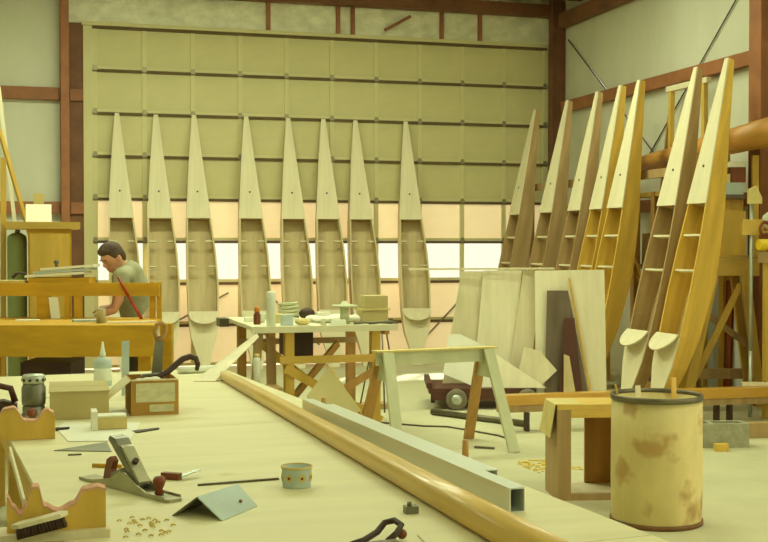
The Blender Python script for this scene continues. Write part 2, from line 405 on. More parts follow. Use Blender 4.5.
# aluminium box tube and channel
def hollow(p, q, w, hh, t, m_, name, par=None):
    p, q = Vector(p), Vector(q); d = (q-p).normalized(); a = d.cross(Vector((0,0,1))).normalized(); u = Vector((0,0,1))
    R = lambda c, w_, h0, h1: [c-a*w_/2+u*h0, c+a*w_/2+u*h0, c+a*w_/2+u*h1, c-a*w_/2+u*h1]
    m = MB(); o = [R(p, w, 0, hh), R(q, w, 0, hh)]; i = [R(p, w-2*t, t, hh-t), R(q, w-2*t, t, hh-t)]
    m.loft(o, False); m.loft([i[1], i[0]], False)
    for k in (0, 1):
        for j in range(4):
            n = (j+1) % 4; m.add([o[k][j], o[k][n], i[k][n], i[k][j]], [[0,1,2,3]])
    return m.build(name, m_, par)
tag(hollow((1.242, 5.55, TZ), (1.388, 3.33, TZ), .052, .075, .004, M_alu, 'aluminium_tube'), 'square aluminium box tube with an open end beside the spar', 'metal tube')
p_, q_ = Vector((1.313, 5.45, TZ)), Vector((1.442, 3.70, TZ)); d_ = (q_-p_).normalized(); a_ = d_.cross(Vector((0,0,1))).normalized(); u_ = Vector((0,0,1))
ch = MB(); prof = [(-.032,0),(-.032,.06),(.032,.06),(.032,0),(.028,0),(.028,.056),(-.028,.056),(-.028,0)]
ch.loft([[p_+a_*x+u_*z for x, z in prof], [q_+a_*x+u_*z for x, z in prof]])
tag(ch.build('aluminium_channel', M_alu), 'upturned aluminium channel lying behind the square tube', 'metal channel')
pg = MB().cyl((1.56, 4.25, TZ), (1.56, 4.25, TZ+.068), .013, .012, n=10).build('dowel_peg', M_pine); tag(pg, 'short upright wooden peg behind the aluminium channel, nearer of the two', 'peg')
pg = MB().cyl((1.36, 5.72, TZ), (1.36, 5.72, TZ+.055), .013, .012, n=10).build('dowel_peg', M_pine); tag(pg, 'small upright wooden peg at the far end of the aluminium tube', 'peg')
pg = MB().box(1.06, 1.10, 3.40, 3.43, TZ, TZ+.022).cyl((1.075, 3.415, TZ+.022), (1.075, 3.415, TZ+.034), .007, n=8).build('metal_clip', M_grey); tag(pg, 'small grey metal clip on the table beside the spar', 'clip')
pg = MB().prism([(0,0),(.10,.01),(.035,.05),(.03,.16),(.012,.16)], .004, Matrix.Translation((1.0,2.98,TZ))).build('card_offcut', M_ply); tag(pg, 'thin pale card offcut at the bottom edge beside the spar', 'offcut')

# paper tub with rosettes
cp = thing('paper_tub', 'small pale blue round tub with rosette pattern on the table', 'tub', (.835, 3.90, TZ))
MB().lathe([(.047,0),(.047,.004),(.050,.062),(.0505,.066),(.0475,.066),(.0455,.008),(.001,.008)], (.835,3.90,TZ), 28).build('tub_wall', M_blue, cp)
MB().lathe([(.051,.062),(.053,.064),(.053,.070),(.050,.071),(.0475,.068),(.0475,.062),(.051,.062)], (.835,3.90,TZ), 28, cap=False).build('rolled_rim', M_cloth, cp)
for k in range(7):
    t = -PI/2-.75+k*.9; x, y = math.cos(t), math.sin(t)
    ro = MB().cyl((.835+x*.0478, 3.90+y*.0478, TZ+.034), (.835+x*.0498, 3.90+y*.0498, TZ+.034), .014, n=12).build('rosette', M_cloth, cp)
    MB().cyl((.835+x*.0490, 3.90+y*.0490, TZ+.034), (.835+x*.0508, 3.90+y*.0508, TZ+.034), .005, n=8).build('rosette_centre', M_brown, ro)

MB().ball((.832,3.905,TZ+.040), .035, .035, .022).build('paste', M_cloth, cp)
# bench plane
M_plane = mat('plane_casting', (172, 166, 134), .4, (8, 8, 8), .15, metal=.25)
bp = thing('bench_plane', 'iron bench plane with a dark knob lying on the table', 'hand plane', (.27, 4.02, TZ))
heel, toe = Vector((.172, 4.24, TZ)), Vector((.42, 3.765, TZ)); ax = (toe-heel).normalized(); sd = Vector((0,0,1)).cross(ax)
PM = frame(heel, ax, sd)
Lp = (toe-heel).length
def pl(poly, t0, t1):   # side profile (s, z) extruded across
    m = MB(); m.loft([[PM @ Vector((s_, t0, z)) for s_, z in poly], [PM @ Vector((s_, t1, z)) for s_, z in poly]]); return m
MB().box(0, Lp-.06, -.032, .032, 0, .010, M=PM).build('sole', M_plane, bp)
nose = [(Lp-.06,-.032),(Lp-.012,-.032),(Lp,-.022),(Lp,.022),(Lp-.012,.032),(Lp-.06,.032)]
MB().prism(nose, .010, PM).build('toe_plate', M_plane, bp)
cheek = [(.02,.004),(.10,.012),(.20,.030),(.265,.062),(.30,.058),(.36,.030),(.42,.014),(Lp-.02,.014),(Lp-.02,.004)]
for t in (-.034, .029): pl([(s_, z+.003) for s_, z in cheek], t, t+.005).build('cheek', M_plane, bp)
fr = pl([(.20,.010),(.30,.010),(.335,.03),(.27,.075),(.20,.05)], -.027, .027).build('frog', M_grey, bp)
lev = [(.345,.020),(.355,.030),(.225,.165),(.19,.172),(.18,.160)]
pl(lev, -.025, .025).build('blade_iron', M_grey, bp)
pl([(.352,.032),(.362,.040),(.262,.142),(.246,.146),(.242,.140)], -.021, .021).build('lever_cap', M_plane, bp)
MB().cyl(PM @ Vector((.305,-.004,.092)), PM @ Vector((.318,-.004,.105)), .010, n=10).build('cap_screw', M_dark, bp)
MB().lathe([(.012,0),(.016,.006),(.011,.018),(.019,.036),(.021,.048),(.014,.058),(.002,.060)], PM @ Vector((.445,0,.010)), 16).build('front_knob', M_brown, bp)
pl([(.12,.010),(.17,.010),(.185,.030),(.172,.055),(.185,.085),(.168,.098),(.145,.085),(.13,.045)], -.011, .011).build('rear_handle', M_brown, bp)
# small tools near the plane
t_ = thing('chisel', 'short chisel with a brown handle behind the plane', 'chisel', (.47, 4.10, TZ))
MB().bar((.42,4.16,TZ+.012), (.475,4.12,TZ+.012), .024, .022).build('handle', M_brown, t_)
MB().bar((.475,4.12,TZ+.012), (.545,4.17,TZ+.022), .022, .004).build('blade', M_lgrey, t_)
o = MB().bar((.30,4.40,TZ+.007), (.20,4.45,TZ+.007), .014, .012).build('pencil_stub', M_bench); tag(o, 'short brown wooden stick behind the plane handle', 'stick')
o = MB().bar((.52,4.00,TZ+.004), (.80,4.03,TZ+.004), .010, .006).build('steel_rule', M_iron); tag(o, 'thin dark steel rule lying right of the chisel', 'ruler')
o = MB().bar((.12,4.72,TZ+.003), (.17,4.72,TZ+.003), .012, .005).build('wood_chip', M_iron); tag(o, 'small dark sliver on the table left of the plane', 'sliver')
# bent angle plate
ap = thing('angle_plate', 'bent pale metal angle standing like a tent on the table', 'metal angle', (.50, 3.52, TZ))
r0, r1 = Vector((.458,3.535,TZ+.062)), Vector((.604,3.69,TZ+.062))
def slab(a, b, c, d, t, nm, m, par):
    a, b, c, d = map(Vector, (a, b, c, d)); n = (b-a).cross(d-a).normalized()*t
    return MB().loft([[a,b,c,d],[a+n,b+n,c+n,d+n]]).build(nm, m, par)
f0, f1 = Vector((.522,3.465,TZ+.002)), Vector((.655,3.632,TZ+.002)); g0, g1 = Vector((.388,3.575,TZ+.002)), Vector((.53,3.75,TZ+.002))
slab(r0, r1, f1, f0, .004, 'front_leaf', M_blue, ap)
slab(r0, r1, g1, g0, -.004, 'rear_leaf', M_grey, ap)
q = r0*.10+r1*.25+f1*.45+f0*.20
MB().cyl(q, q+Vector((.003,-.003,.006)), .005, n=10).build('rivet', M_brown, ap)
kb_ = MB().prism([(0,0),(.21,.15),(.215,-.085)], .003, Matrix.Translation((.07,4.84,TZ+.0005))).build('grey_wedge', M_grey); tag(kb_, 'flat pointed grey shape lying on the table behind the plane', 'sheet metal')  # thin flat wedge added for a pointed grey mark on the table
# spring clamp at the bottom edge
sc = thing('spring_clamp', 'dark metal spring clamp lying at the bottom edge of the table', 'clamp', (.88, 3.06, TZ))
MB().tube([(.80,3.05,TZ+.012),(.84,3.07,TZ+.016),(.885,3.10,TZ+.028),(.915,3.13,TZ+.045),(.94,3.12,TZ+.052),(.95,3.09,TZ+.045),(.93,3.07,TZ+.028),(.90,3.05,TZ+.014)], .009, 8).build('jaw_loop', M_dark, sc)
MB().bar((.77,3.02,TZ+.010), (.92,3.03,TZ+.012), .028, .018).build('handle', M_iron, sc)
MB().ball((.955,3.10,TZ+.018), .014).build('rubber_tip', M_brown, sc)

# wavy cradles with felt-lined tops
def cradle(label, org, xdir, top, thick, base_z, base=None):
    """top: list of (s, z) from left to right; block lower edge at base_z"""
    root = thing('spar_cradle', label, 'cradle', org)
    Mx = frame(org, xdir, (0,0,1))        # x along, y up, z = toward viewer or away
    s0, s1 = top[0][0], top[-1][0]
    poly = [(s0, base_z)]+top+[(s1, base_z)]
    # triangulate strip-wise for a clean concave outline
    m = MB()
    for (a, za), (b, zb) in zip(top, top[1:]):
        m.prism([(a, base_z), (b, base_z), (b, zb), (a, za)], thick, Mx)
    m.build('block', M_lumber, root)
    f = MB()
    for (a, za), (b, zb) in zip(top, top[1:]):
        f.prism([(a, za+.0005), (b, zb+.0005), (b, zb+.007), (a, za+.007)], thick+.004, Mx @ Matrix.Translation((0,0,-.002)))
    f.build('felt_lining', M_felt, root)
    if base: 
        bo = MB().box(s0-.02, s1+.01, 0, base_z, -.03, thick+.03, M=Mx).build('base_board', M_ply, root)
    return root
def smooth_top(pts, n=6):
    out = []
    for (a, za), (b, zb) in zip(pts, pts[1:]):
        for i in range(n):
            t = i/n; k = (1-math.cos(PI*t))/2; out.append((a+(b-a)*t, za+(zb-za)*k))
    return out+[pts[-1]]
cradle('wavy felt-topped wooden cradle, farther of the two at the left table edge', (-.16, 5.21, TZ), (1, 0, 0), smooth_top([(0,.075),(.04,.125),(.075,.13),(.12,.075),(.16,.072),(.205,.118),(.235,.105),(.24,.085)]), .06, .001)
cradle('wavy felt-topped wooden cradle in the bottom left corner of the table', (-.075, 3.44, TZ), (1, .0, 0), smooth_top([(0,.115),(.018,.085),(.034,.065),(.052,.090),(.066,.138),(.082,.138),(.098,.085),(.135,.068),(.175,.085),(.205,.125),(.24,.130),(.262,.124)]), .05, .022, base=True)
br = thing('scrubbing_brush', 'dark bristled brush with a pale wooden back in front of the corner cradle', 'brush', (.02, 3.36, TZ))
Mb = frame((-.055, 3.34, TZ+.012), (.96, .0, .20), (0, 1, 0))
MB().prism([(0,0),(.02,-.02),(.13,-.02),(.15,0),(.13,.02),(.02,.02)], .012, Mb @ Matrix.Translation((0,0,.032))).build('brush_back', M_ply, br)
b_ = MB()
for i in range(14):
    for j in range(3): b_.cyl(Mb @ Vector((.015+i*.009, -.014+j*.014, .032)), Mb @ Vector((.013+i*.0095, -.015+j*.015, .004)), .005, .006, n=5)
bo = b_.build('bristles', M_dark, br); bo['kind'] = 'stuff'
# pale offcut leaning at the left table edge
o = slab((-.10,5.0,TZ), (-.092,5.0,TZ), (-.03,3.95,TZ), (-.038,3.95,TZ), .03, 'edge_batten', M_ply, None); tag(o, 'thin pale batten along the left edge of the table', 'batten')

# cardboard boxes on the table
bb = thing('cardboard_box', 'plain olive tan cardboard box with closed flaps on the table', 'box', (.21, 5.9, TZ))
bM = frame((.065, 5.70, TZ), (1, -.02, 0), (0, 1, 0))
MB().box(0, .265, 0, .42, .001, .125, M=bM).build('carton', M_box, bb)
MB().box(-.004, .269, -.004, .205, .126, .131, M=bM).build('flap', M_box, bb); MB().box(-.004, .269, .212, .424, .126, .131, M=bM).build('flap', M_box, bb)
bb = thing('cardboard_box', 'open brown cardboard box with white paper labels holding tools', 'box', (.55, 5.9, TZ))
bM = frame((.435, 5.74, TZ), (1, .02, 0), (0, 1, 0)); w_, d2, h2, t2 = .222, .30, .165, .006
MB().box(0, w_, 0, t2, 0, h2, M=bM).build('front_wall', M_boxb, bb); MB().box(0, w_, d2-t2, d2, 0, h2, M=bM).build('rear_wall', M_boxb, bb)
MB().box(0, t2, t2, d2-t2, 0, h2, M=bM).build('side_wall', M_boxb, bb); MB().box(w_-t2, w_, t2, d2-t2, 0, h2, M=bM).build('side_wall', M_boxb, bb)
MB().box(t2, w_-t2, t2, d2-t2, 0, .006, M=bM).build('box_bottom', M_boxb, bb)
MB().box(.002, w_-.002, -.006, -.001, h2-.001, h2+.006, M=bM).build('front_fold', M_ply, bb)
MB().box(.022, .205, -.003, -.0006, .062, .152, M=bM).build('paper_label', M_label, bb); MB().box(.085, .200, -.003, -.0006, .016, .050, M=bM).build('paper_label', M_label, bb)
slab(bM @ Vector((0,0,h2)), bM @ Vector((0,.25,h2)), bM @ Vector((-.10,.23,h2-.085)), bM @ Vector((-.10,.02,h2-.085)), .004, 'open_flap', M_ply, bb)
# contents: C-clamp, hand saw, rags
cc = thing('c_clamp', 'dark curved iron clamp hooked over the open box', 'clamp', (.68, 5.95, TZ+.1))
MB().tube([(.56,5.86,TZ+.145),(.58,5.88,TZ+.172),(.62,5.90,TZ+.185),(.66,5.92,TZ+.215),(.70,5.93,TZ+.245),(.735,5.94,TZ+.255),(.765,5.94,TZ+.245),(.775,5.94,TZ+.215),(.768,5.94,TZ+.185)], .013, 8, [.009,.013,.015,.016,.016,.016,.015,.013,.010]).build('frame', M_dark, cc)
MB().cyl((.50,5.90,TZ+.172),(.60,5.90,TZ+.178), .008, n=8).build('screw', M_grey, cc)
MB().cyl((.50,5.87,TZ+.170),(.50,5.93,TZ+.172), .005, n=8).build('tommy_bar', M_grey, cc)
hs = thing('hand_saw', 'hand saw standing upright in the open box, wooden handle on top', 'saw', (.56, 6.0, TZ+.01))
slab((.535,5.99,TZ+.01),(.60,6.0,TZ+.01),(.612,6.0,TZ+0.355),(.572,5.99,TZ+0.355),.003,'saw_blade',M_grey,hs)
MB().tube([(.580,5.995,TZ+0.340),(.570,5.995,TZ+0.375),(.578,5.995,TZ+0.410),(.605,5.995,TZ+0.420),(.625,5.995,TZ+0.405),(.622,5.995,TZ+0.375),(.612,5.995,TZ+0.345),(.585,5.995,TZ+0.337)], .011, 8).build('saw_handle', M_pine, hs)
rg = MB()
for (x, y, z, r) in ((.52,5.83,.150,.035),(.555,5.84,.155,.03),(.485,5.86,.145,.032)): rg.ball((x,y,TZ+z), r, r*.9, r*.6, 12, 8)
tag(rg.build('crumpled_rag', M_paper), 'crumpled white rag lying in the open cardboard box', 'rag')
o = slab((.445,6.55,TZ),(.485,6.55,TZ),(.490,6.58,TZ+.29),(.450,6.58,TZ+.29),.006,'steel_square',M_blue,None); tag(o, 'pale blue flat bar standing upright behind the open box', 'bar')
jb = thing('squeeze_bottle', 'pale blue plastic bottle with a white nozzle behind the plain box', 'bottle', (.375, 7.05, TZ))
MB().lathe([(.045,0),(.05,.006),(.05,.13),(.046,.15),(.02,.160),(.016,.165)], (.375,7.05,TZ), 20).build('bottle_body', M_blue, jb)
MB().lathe([(.017,.165),(.017,.185),(.012,.20),(.005,.25),(.002,.252)], (.375,7.05,TZ), 12).build('nozzle', M_white, jb)
MB().lathe([(.0502,.03),(.0506,.031),(.0506,.10),(.0502,.101)], (.375,7.05,TZ), 20).build('bottle_label', M_white, jb)
# foam block, paper sheets
fo = thing('foam_block', 'L-shaped white foam block with a yellow front on the paper', 'foam block', (.33, 5.36, TZ+.004))
MB().box(.235,.26,5.30,5.42,TZ+.004,TZ+.085).build('upright', M_paper, fo); MB().box(.26,.385,5.33,5.42,TZ+.004,TZ+.062).build('body', M_paper, fo)
MB().box(.262,.385,5.322,5.329,TZ+.005,TZ+.055).build('front_strip', M_cloth, fo)
def sheet(name, label, pts, z, t, m, cat, curl=0):
    a = [Vector((x, y, z+curl*k)) for k, (x, y) in enumerate(pts)]
    o = MB().loft([a, [p+Vector((0,0,t)) for p in a]]).build(name, m); return tag(o, label, cat)
sheet('paper_sheet', 'white paper sheet lying under the foam block', [(.13,5.05),(.37,5.00),(.46,5.50),(.13,5.60),(.09,5.42)], TZ+.0005, .003, M_paper, 'paper')
sheet('dark_strip', 'dark flat strip beside the foam block', [(.42,5.20),(.52,5.28),(.52,5.31),(.40,5.25)], TZ+.0005, .005, M_dark, 'strip')
o = MB().prism([(0,0),(.05,.01),(.06,.03),(0,.03)], .012, Matrix.Translation((.085,5.36,TZ+.0005))).build('knife_sheath', M_dark); tag(o, 'small black knife sheath at the paper corner', 'sheath')
sheet('sanding_sheet', 'beige sanding sheet at the far left of the table', [(-.02,6.55),(.30,6.55),(.36,7.3),(.0,7.35)], TZ+.0005, .003, M_ply, 'sandpaper')
# router on the table edge
ro = thing('router', 'grey electric router with vented cap behind the far cradle', 'power tool', (-.01, 5.75, TZ))
RC = (-.005, 5.75, TZ)
MB().lathe([(.070,.0),(.072,.008),(.072,.018),(.05,.024),(.05,.06),(.046,.066),(.01,.066)], RC, 24).build('base', M_grey, ro)
MB().lathe([(.04,.066),(.052,.070),(.054,.10),(.054,.150),(.048,.16),(.046,.168)], RC, 24).build('motor_housing', M_grey, ro)
cpn = MB().lathe([(.046,.168),(.050,.17),(.052,.20),(.046,.208),(.004,.210)], RC, 24).build('motor_cap', M_lgrey, ro)
for k in range(10):
    t = 2*PI*k/10; MB().cyl((RC[0]+.047*math.cos(t), RC[1]+.047*math.sin(t), TZ+.185), (RC[0]+.0545*math.cos(t), RC[1]+.0545*math.sin(t), TZ+.185), .007, n=8).build('vent', M_dark, cpn)
for sgn in (-1, 1):
    MB().lathe([(.008,0),(.008,.02),(.02,.025),(.024,.05),(.018,.075),(.002,.08)], (RC[0]-.01, RC[1]+sgn*.05, TZ+.045), 14, M=Matrix.Rotation(-sgn*PI/2, 3, 'X')).build('handle_knob', M_brown, ro)
# belt sander left of router
bs = thing('belt_sander', 'dark brown belt sander body cropped at the left edge', 'power tool', (-.16, 5.95, TZ))
MB().prism([(0,.02),(.02,0),(.16,0),(.18,.02),(.18,.05),(.12,.07),(0,.06)], .09, frame((-.26,6.0,TZ), (1,0,0), (0,0,1))).build('body', M_dark, bs)
MB().tube([(-.23,5.95,TZ+.055),(-.22,5.95,TZ+.12),(-.17,5.95,TZ+.14),(-.11,5.95,TZ+.125),(-.09,5.95,TZ+.06)], .016, 8).build('handle', M_cart, bs)
# angled cardboard offcut and paper tube on the far right corner
o = slab((.90,7.10,TZ),(1.02,7.05,TZ),(1.345,7.40,TZ+.23),(1.335,7.42,TZ+.25),.006,'plywood_offcut',M_plyx,None); tag(o, 'pointed plywood offcut propped up at the far table corner', 'offcut')
tag(MB().cyl((.86,7.55,TZ+.022),(1.12,7.6,TZ+.022), .022, n=14).build('paper_roll', M_white), 'white rolled paper tube at the far edge of the table', 'paper roll')
shv = MB()
for k in range(26):
    x, y = .22+random.random()*.16, 3.32+random.random()*.26
    shv.tube([(x,y,TZ+.003),(x+.006,y+.004,TZ+.006),(x+.012,y-.003,TZ+.004)], .0025, 4)
o = shv.build('wood_shavings', M_sawd); tag(o, 'yellow wood shavings scattered right of the corner cradle', 'shavings'); o['kind'] = 'stuff'

# ------------------------------------------------------------------ work bench at the left with the man behind it
BM = frame((-.62, 8.92, 0), (.96, -.28, 0), (.28, .96, 0))
def bb_(s0, s1, t0, t1, z0, z1): return MB().box(s0, s1, t0, t1, z0, z1, M=BM)
wbn = thing('workbench', 'heavy yellow-brown workbench with a raised back rail in front of the man', 'workbench', (BM @ Vector((.75, .5, 0))))
bb_(0, 1.48, 0, .035, .775, .995).build('apron', M_bench, wbn)
for k in range(5): bb_(0, 1.47-.03*k, .036+k*.196, .036+k*.196+.192, .950, .990).build('top_plank', M_bench, wbn)
bb_(0, 1.36, .86, .90, 1.165, 1.265).build('back_rail', M_bench, wbn)
bb_(0, .95, .905, 1.20, 1.225, 1.250).build('upper_shelf', M_bench, wbn)
for s0, s1 in ((.41, .515), (.625, .665), (.70, .76)): bb_(s0, s1, .865, .895, .991, 1.164).build('rail_post', M_bench, wbn)
for s0, s1 in ((1.275, 1.315), (1.33, 1.365)): bb_(s0, s1, .905, .945, .991, 1.27).build('end_post', M_bench, wbn)
for s0 in (.04, 1.36):
    for t0 in (.05, .88): bb_(s0, s0+.09, t0, t0+.09, 0, .949).build('leg', M_bench, wbn)
bb_(.1, 1.4, .40, .44, .20, .30).build('stretcher', M_bench, wbn)
o = bb_(.50, .86, .15, .55, .30, .72).build('storage_crate', M_dark); tag(o, 'dark red-brown crate stored under the workbench', 'crate')
o.location.z -= .0
# things on the bench
o = MB().lathe([(.035,0),(.036,.10),(.038,.105),(.034,.105),(.032,.006),(.001,.006)], BM @ Vector((1.03,.35,.990)), 20).build('tin_can', M_lgrey); tag(o, 'pale grey tin standing on the workbench top', 'tin')
o = MB().bar(BM @ Vector((1.09,.30,.996)), BM @ Vector((1.42,.42,.996)), .03, .010).build('white_batten', M_paper); tag(o, 'white batten lying on the right end of the workbench', 'batten')
o = MB().bar(BM @ Vector((.80,.45,.998)), BM @ Vector((1.02,.55,.998)), .12, .016).build('tool_tray', M_blue); tag(o, 'low pale blue tray on the workbench beside the tin', 'tray')
o = MB().bar(BM @ Vector((.33,.6,.994)), BM @ Vector((.50,.62,.994)), .10, .006).build('paper_note', M_paper); tag(o, 'white sheet of paper lying on the workbench behind the apron', 'paper')
slp = slab(BM @ Vector((.53,.84,.991)), BM @ Vector((.60,.84,.991)), BM @ Vector((.58,.85,1.155)), BM @ Vector((.51,.85,1.155)), .006, 'leaning_card', M_paper, None); tag(slp, 'white card leaning between the posts of the back rail', 'card')
rs = thing('red_screwdriver', 'thin red rod leaning on the bench in front of the man', 'rod', BM @ Vector((1.1, .95, 1.0)))
MB().cyl(BM @ Vector((1.235,.80,.992)), BM @ Vector((1.12,.858,1.165)), .013, .010, n=10).build('shaft', M_redp, rs)
MB().cyl(BM @ Vector((1.12,.858,1.165)), BM @ Vector((1.045,.84,1.31)), .011, .008, n=10).build('handle', M_redp, rs)
tri = slab(BM @ Vector((1.20,.93,.991)), BM @ Vector((1.30,.97,.991)), BM @ Vector((1.275,.97,1.09)), BM @ Vector((1.27,.97,1.09)), .006, 'white_offcut', M_paper, None); tag(tri, 'white triangular offcut standing at the bench end posts', 'offcut')
# papers on the upper shelf
Z0 = 1.2515
bx_ = bb_(.33, .80, .92, 1.16, Z0, Z0+.05).build('wooden_tray', M_bench); tag(bx_, 'shallow wooden tray carrying papers on the bench back rail', 'tray')
for k, (s0, s1, t0, t1, m_, lab) in enumerate([(.30,.76,.93,1.18,M_paper,'bottom sheet of the paper stack on the bench shelf'), (.36,.80,.95,1.19,M_blue,'blue-grey folder in the middle of the paper stack'), (.42,.83,.94,1.17,M_paper,'top magazine of the paper stack on the bench shelf')]):
    z = Z0+.051+k*.028
    a = [BM @ Vector(p) for p in ((s0,t0,z+.0),(s1,t0,z+.03),(s1,t1,z+.03),(s0,t1,z))]
    o = MB().loft([a, [p+Vector((0,0,.019)) for p in a]]).build('magazine' if k == 2 else 'paper_stack', m_); tag(o, lab, 'papers')
o = MB().tube([BM @ Vector(p) for p in ((.20,.95,Z0+.05),(.235,.97,Z0+.09),(.275,1.0,Z0+.085),(.29,1.02,Z0+.05))], .012, 8).build('dark_tool', M_dark); tag(o, 'dark curved tool lying left of the paper stack', 'tool')
o = MB().lathe([(.012,0),(.013,.03),(.020,.035),(.020,.055),(.003,.06)], BM @ Vector((.53,1.0,Z0+.128)), 12).build('glue_pot', M_iron); tag(o, 'small dark pot standing on the paper stack', 'pot')
o = bb_(.06, .30, .92, 1.12, Z0, Z0+.03).build('folded_cloth', M_cloth, ); tag(o, 'folded tan cloth at the left end of the bench shelf', 'cloth')

# the man, bent over behind the bench, facing left
mn = thing('person', 'man in a grey-green T-shirt bending over the workbench', 'person', (.84, 9.98, 0))
def capsules(chains, balls=()):
    m = MB()
    for ch_ in chains:
        for (p, r), (q_, r2) in zip(ch_, ch_[1:]): m.cyl(p, q_, r, r2, n=14)
        for p, r in ch_: m.ball(p, r, n=14, m=10)
    for b in balls: m.ball(*b)
    return m
def skinned(m, name, mt, par, voxel):
    o = m.build(name, mt, par, fix=False)
    r = o.modifiers.new('remesh', 'REMESH'); r.mode = 'VOXEL'; r.voxel_size = voxel; r.use_smooth_shade = True
    s_ = o.modifiers.new('smooth', 'SMOOTH'); s_.iterations = 4; s_.factor = .5
    return o
V = Vector
dy = .10
P = {k: V((x, y+dy, z)) for k, (x, y, z) in dict(pel=(.82,9.92,.92), sp=(.79,9.9,1.10), ch=(.755,9.87,1.22), uc=(.735,9.85,1.31), nk=(.695,9.83,1.375), hd=(.606,9.79,1.462),
    shL=(.665,9.66,1.305), elL=(.635,9.60,1.12), wrL=(.60,9.56,1.04), shR=(.80,10.02,1.32), elR=(.70,10.0,1.10), wrR=(.60,9.86,1.05),
    hpL=(.83,9.83,.88), knL=(.80,9.80,.48), anL=(.86,9.80,.09), hpR=(.87,10.01,.88), knR=(.86,10.02,.48), anR=(.92,10.03,.09)).items()}
face = V((-.72, -.42, -.55)).normalized(); upv = V((-.45, -.2, .87)); upv = (upv-face*upv.dot(face)).normalized(); side = upv.cross(face)
HM = Matrix((side, face, upv)).transposed()          # local x = side, y = forward, z = up
hd = P['hd']
def hp(x, y, z): return hd+HM @ V((x, y, z))
chains = [[(P['pel'], .13), (P['sp'], .125), (P['ch'], .135), (P['uc'], .115), (P['nk'], .058), (hp(0,-.02,-.05), .056)],
          [(P['uc'], .09), (P['shL'], .058), (P['elL'], .045), (P['wrL'], .029)], [(P['uc'], .09), (P['shR'], .058), (P['elR'], .045), (P['wrR'], .029)],
          [(P['pel'], .11), (P['hpL'], .092), (P['knL'], .06), (P['anL'], .042), (P['anL']+V((-.15,-.02,-.045)), .035)], [(P['pel'], .11), (P['hpR'], .092), (P['knR'], .06), (P['anR'], .042), (P['anR']+V((-.15,-.02,-.045)), .035)]]
for w, sg in ((P['wrL'], 1), (P['wrR'], -1)):
    pal = w+V((-.075, 0, -.015)); chains.append([(w, .027), (pal, .034)])
    for k in range(4):
        b0 = pal+V((-.012, (k-1.5)*.021, 0)); l_ = (.062, .074, .070, .054)[k]
        chains.append([(b0, .010), (b0+V((-l_*.5, 0, -.006)), .009), (b0+V((-l_*.85, 0, -.026)), .008)])
    chains.append([(w+V((-.04, sg*.02, -.01)), .012), (w+V((-.075, sg*.052, -.02)), .010), (w+V((-.105, sg*.058, -.03)), .009)])
balls = [(hd, .074, .095, .112, 18, 12, HM), (hp(0, .045, -.06), .052, .052, .055, 14, 10, HM), (hp(0, .098, -.018), .013, .020, .022, 10, 8, HM),
         (hp(0, .083, .025), .05, .018, .014, 10, 8, HM), (hp(.078, -.005, -.01), .010, .022, .032, 10, 8, HM), (hp(-.078, -.005, -.01), .010, .022, .032, 10, 8, HM), (hp(0, .086, -.062), .025, .012, .012, 10, 8, HM)]
body = skinned(capsules(chains, balls), 'body', M_skin, mn, .0095)
for sx in (-1, 1):
    e_ = MB().ball(hp(sx*.032, .080, .004), .010, .005, .004, 10, 8, HM).build('eye', M_hair, body)
    MB().bar(hp(sx*.018, .095, .026), hp(sx*.048, .084, .026), .006, .006).build('eyebrow', M_hair, body)
hr = MB()
for (x, y, z, a, b, c) in ((0,-.018,.028,.084,.092,.100), (0,-.055,-.015,.072,.055,.080), (0,.045,.082,.062,.045,.036), (.0,.0,.085,.07,.075,.045), (.066,.0,.02,.020,.030,.045), (-.066,.0,.02,.020,.030,.045)): hr.ball(hp(x,y,z), a, b, c, 18, 12, HM)
skinned(hr, 'hair', M_hair, mn, .009)
sh = capsules([[(P['pel']+V((0,0,.06)), .145), (P['sp'], .142), (P['ch'], .150), (P['uc'], .128)], [(P['uc'], .10), (P['shL'], .072), (P['shL'].lerp(P['elL'], .6), .066)], [(P['uc'], .10), (P['shR'], .072), (P['shR'].lerp(P['elR'], .6), .066)], [(P['uc'], .11), (P['nk']+V((.02,0,-.02)), .072)]])
skinned(sh, 't_shirt', M_shirt, mn, .012)
tr = capsules([[(P['pel'], .138), (P['pel']+V((0,0,-.06)), .13)], [(P['pel'], .11), (P['hpL'], .105), (P['knL'], .075), (P['anL']+V((0,0,.03)), .06)], [(P['pel'], .11), (P['hpR'], .105), (P['knR'], .075), (P['anR']+V((0,0,.03)), .06)]])
skinned(tr, 'trousers', M_trous, mn, .014)
for k in 'LR':
    a0 = P['an'+k]
    skinned(capsules([[(a0+V((.05,0,-.045)), .044), (a0+V((-.06,-.008,-.045)), .046), (a0+V((-.17,-.02,-.052)), .038)]]), 'shoe', M_dark, mn, .011)

# ------------------------------------------------------------------ cabinet corner at the far left
cb = thing('wooden_cabinet', 'tall yellow wooden cabinet with an overhanging top at the far left', 'cabinet', (.12, 11.3, 0))
bx(-.05, .32, 11.0, 11.5, 0, 1.698).build('body', M_bench, cb)
bx(-.24, .395, 10.96, 11.55, 1.70, 1.762).build('top_board', M_lumberx, cb)
bx(-.035, .305, 10.988, 10.999, .15, 1.66).build('door', M_lumber, cb)
gc = thing('gas_cylinder', 'tall green gas cylinder standing left of the wooden cabinet', 'cylinder', (-.14, 11.2, 0))
MB().lathe([(.08,0),(.085,.02),(.085,1.60),(.08,1.64),(.04,1.665)], (-.145, 11.2, 0), 24).build('tank', M_grn, gc)
MB().lathe([(.022,1.665),(.022,1.69),(.018,1.695)], (-.14, 11.2, 0), 12).build('valve', M_steel, gc)
o = slab((-.07,11.30,1.763),(.155,11.30,1.763),(.155,11.36,1.925),(-.07,11.36,1.925),.012,'white_board',M_paper,None); tag(o, 'white square board standing on top of the wooden cabinet', 'board')
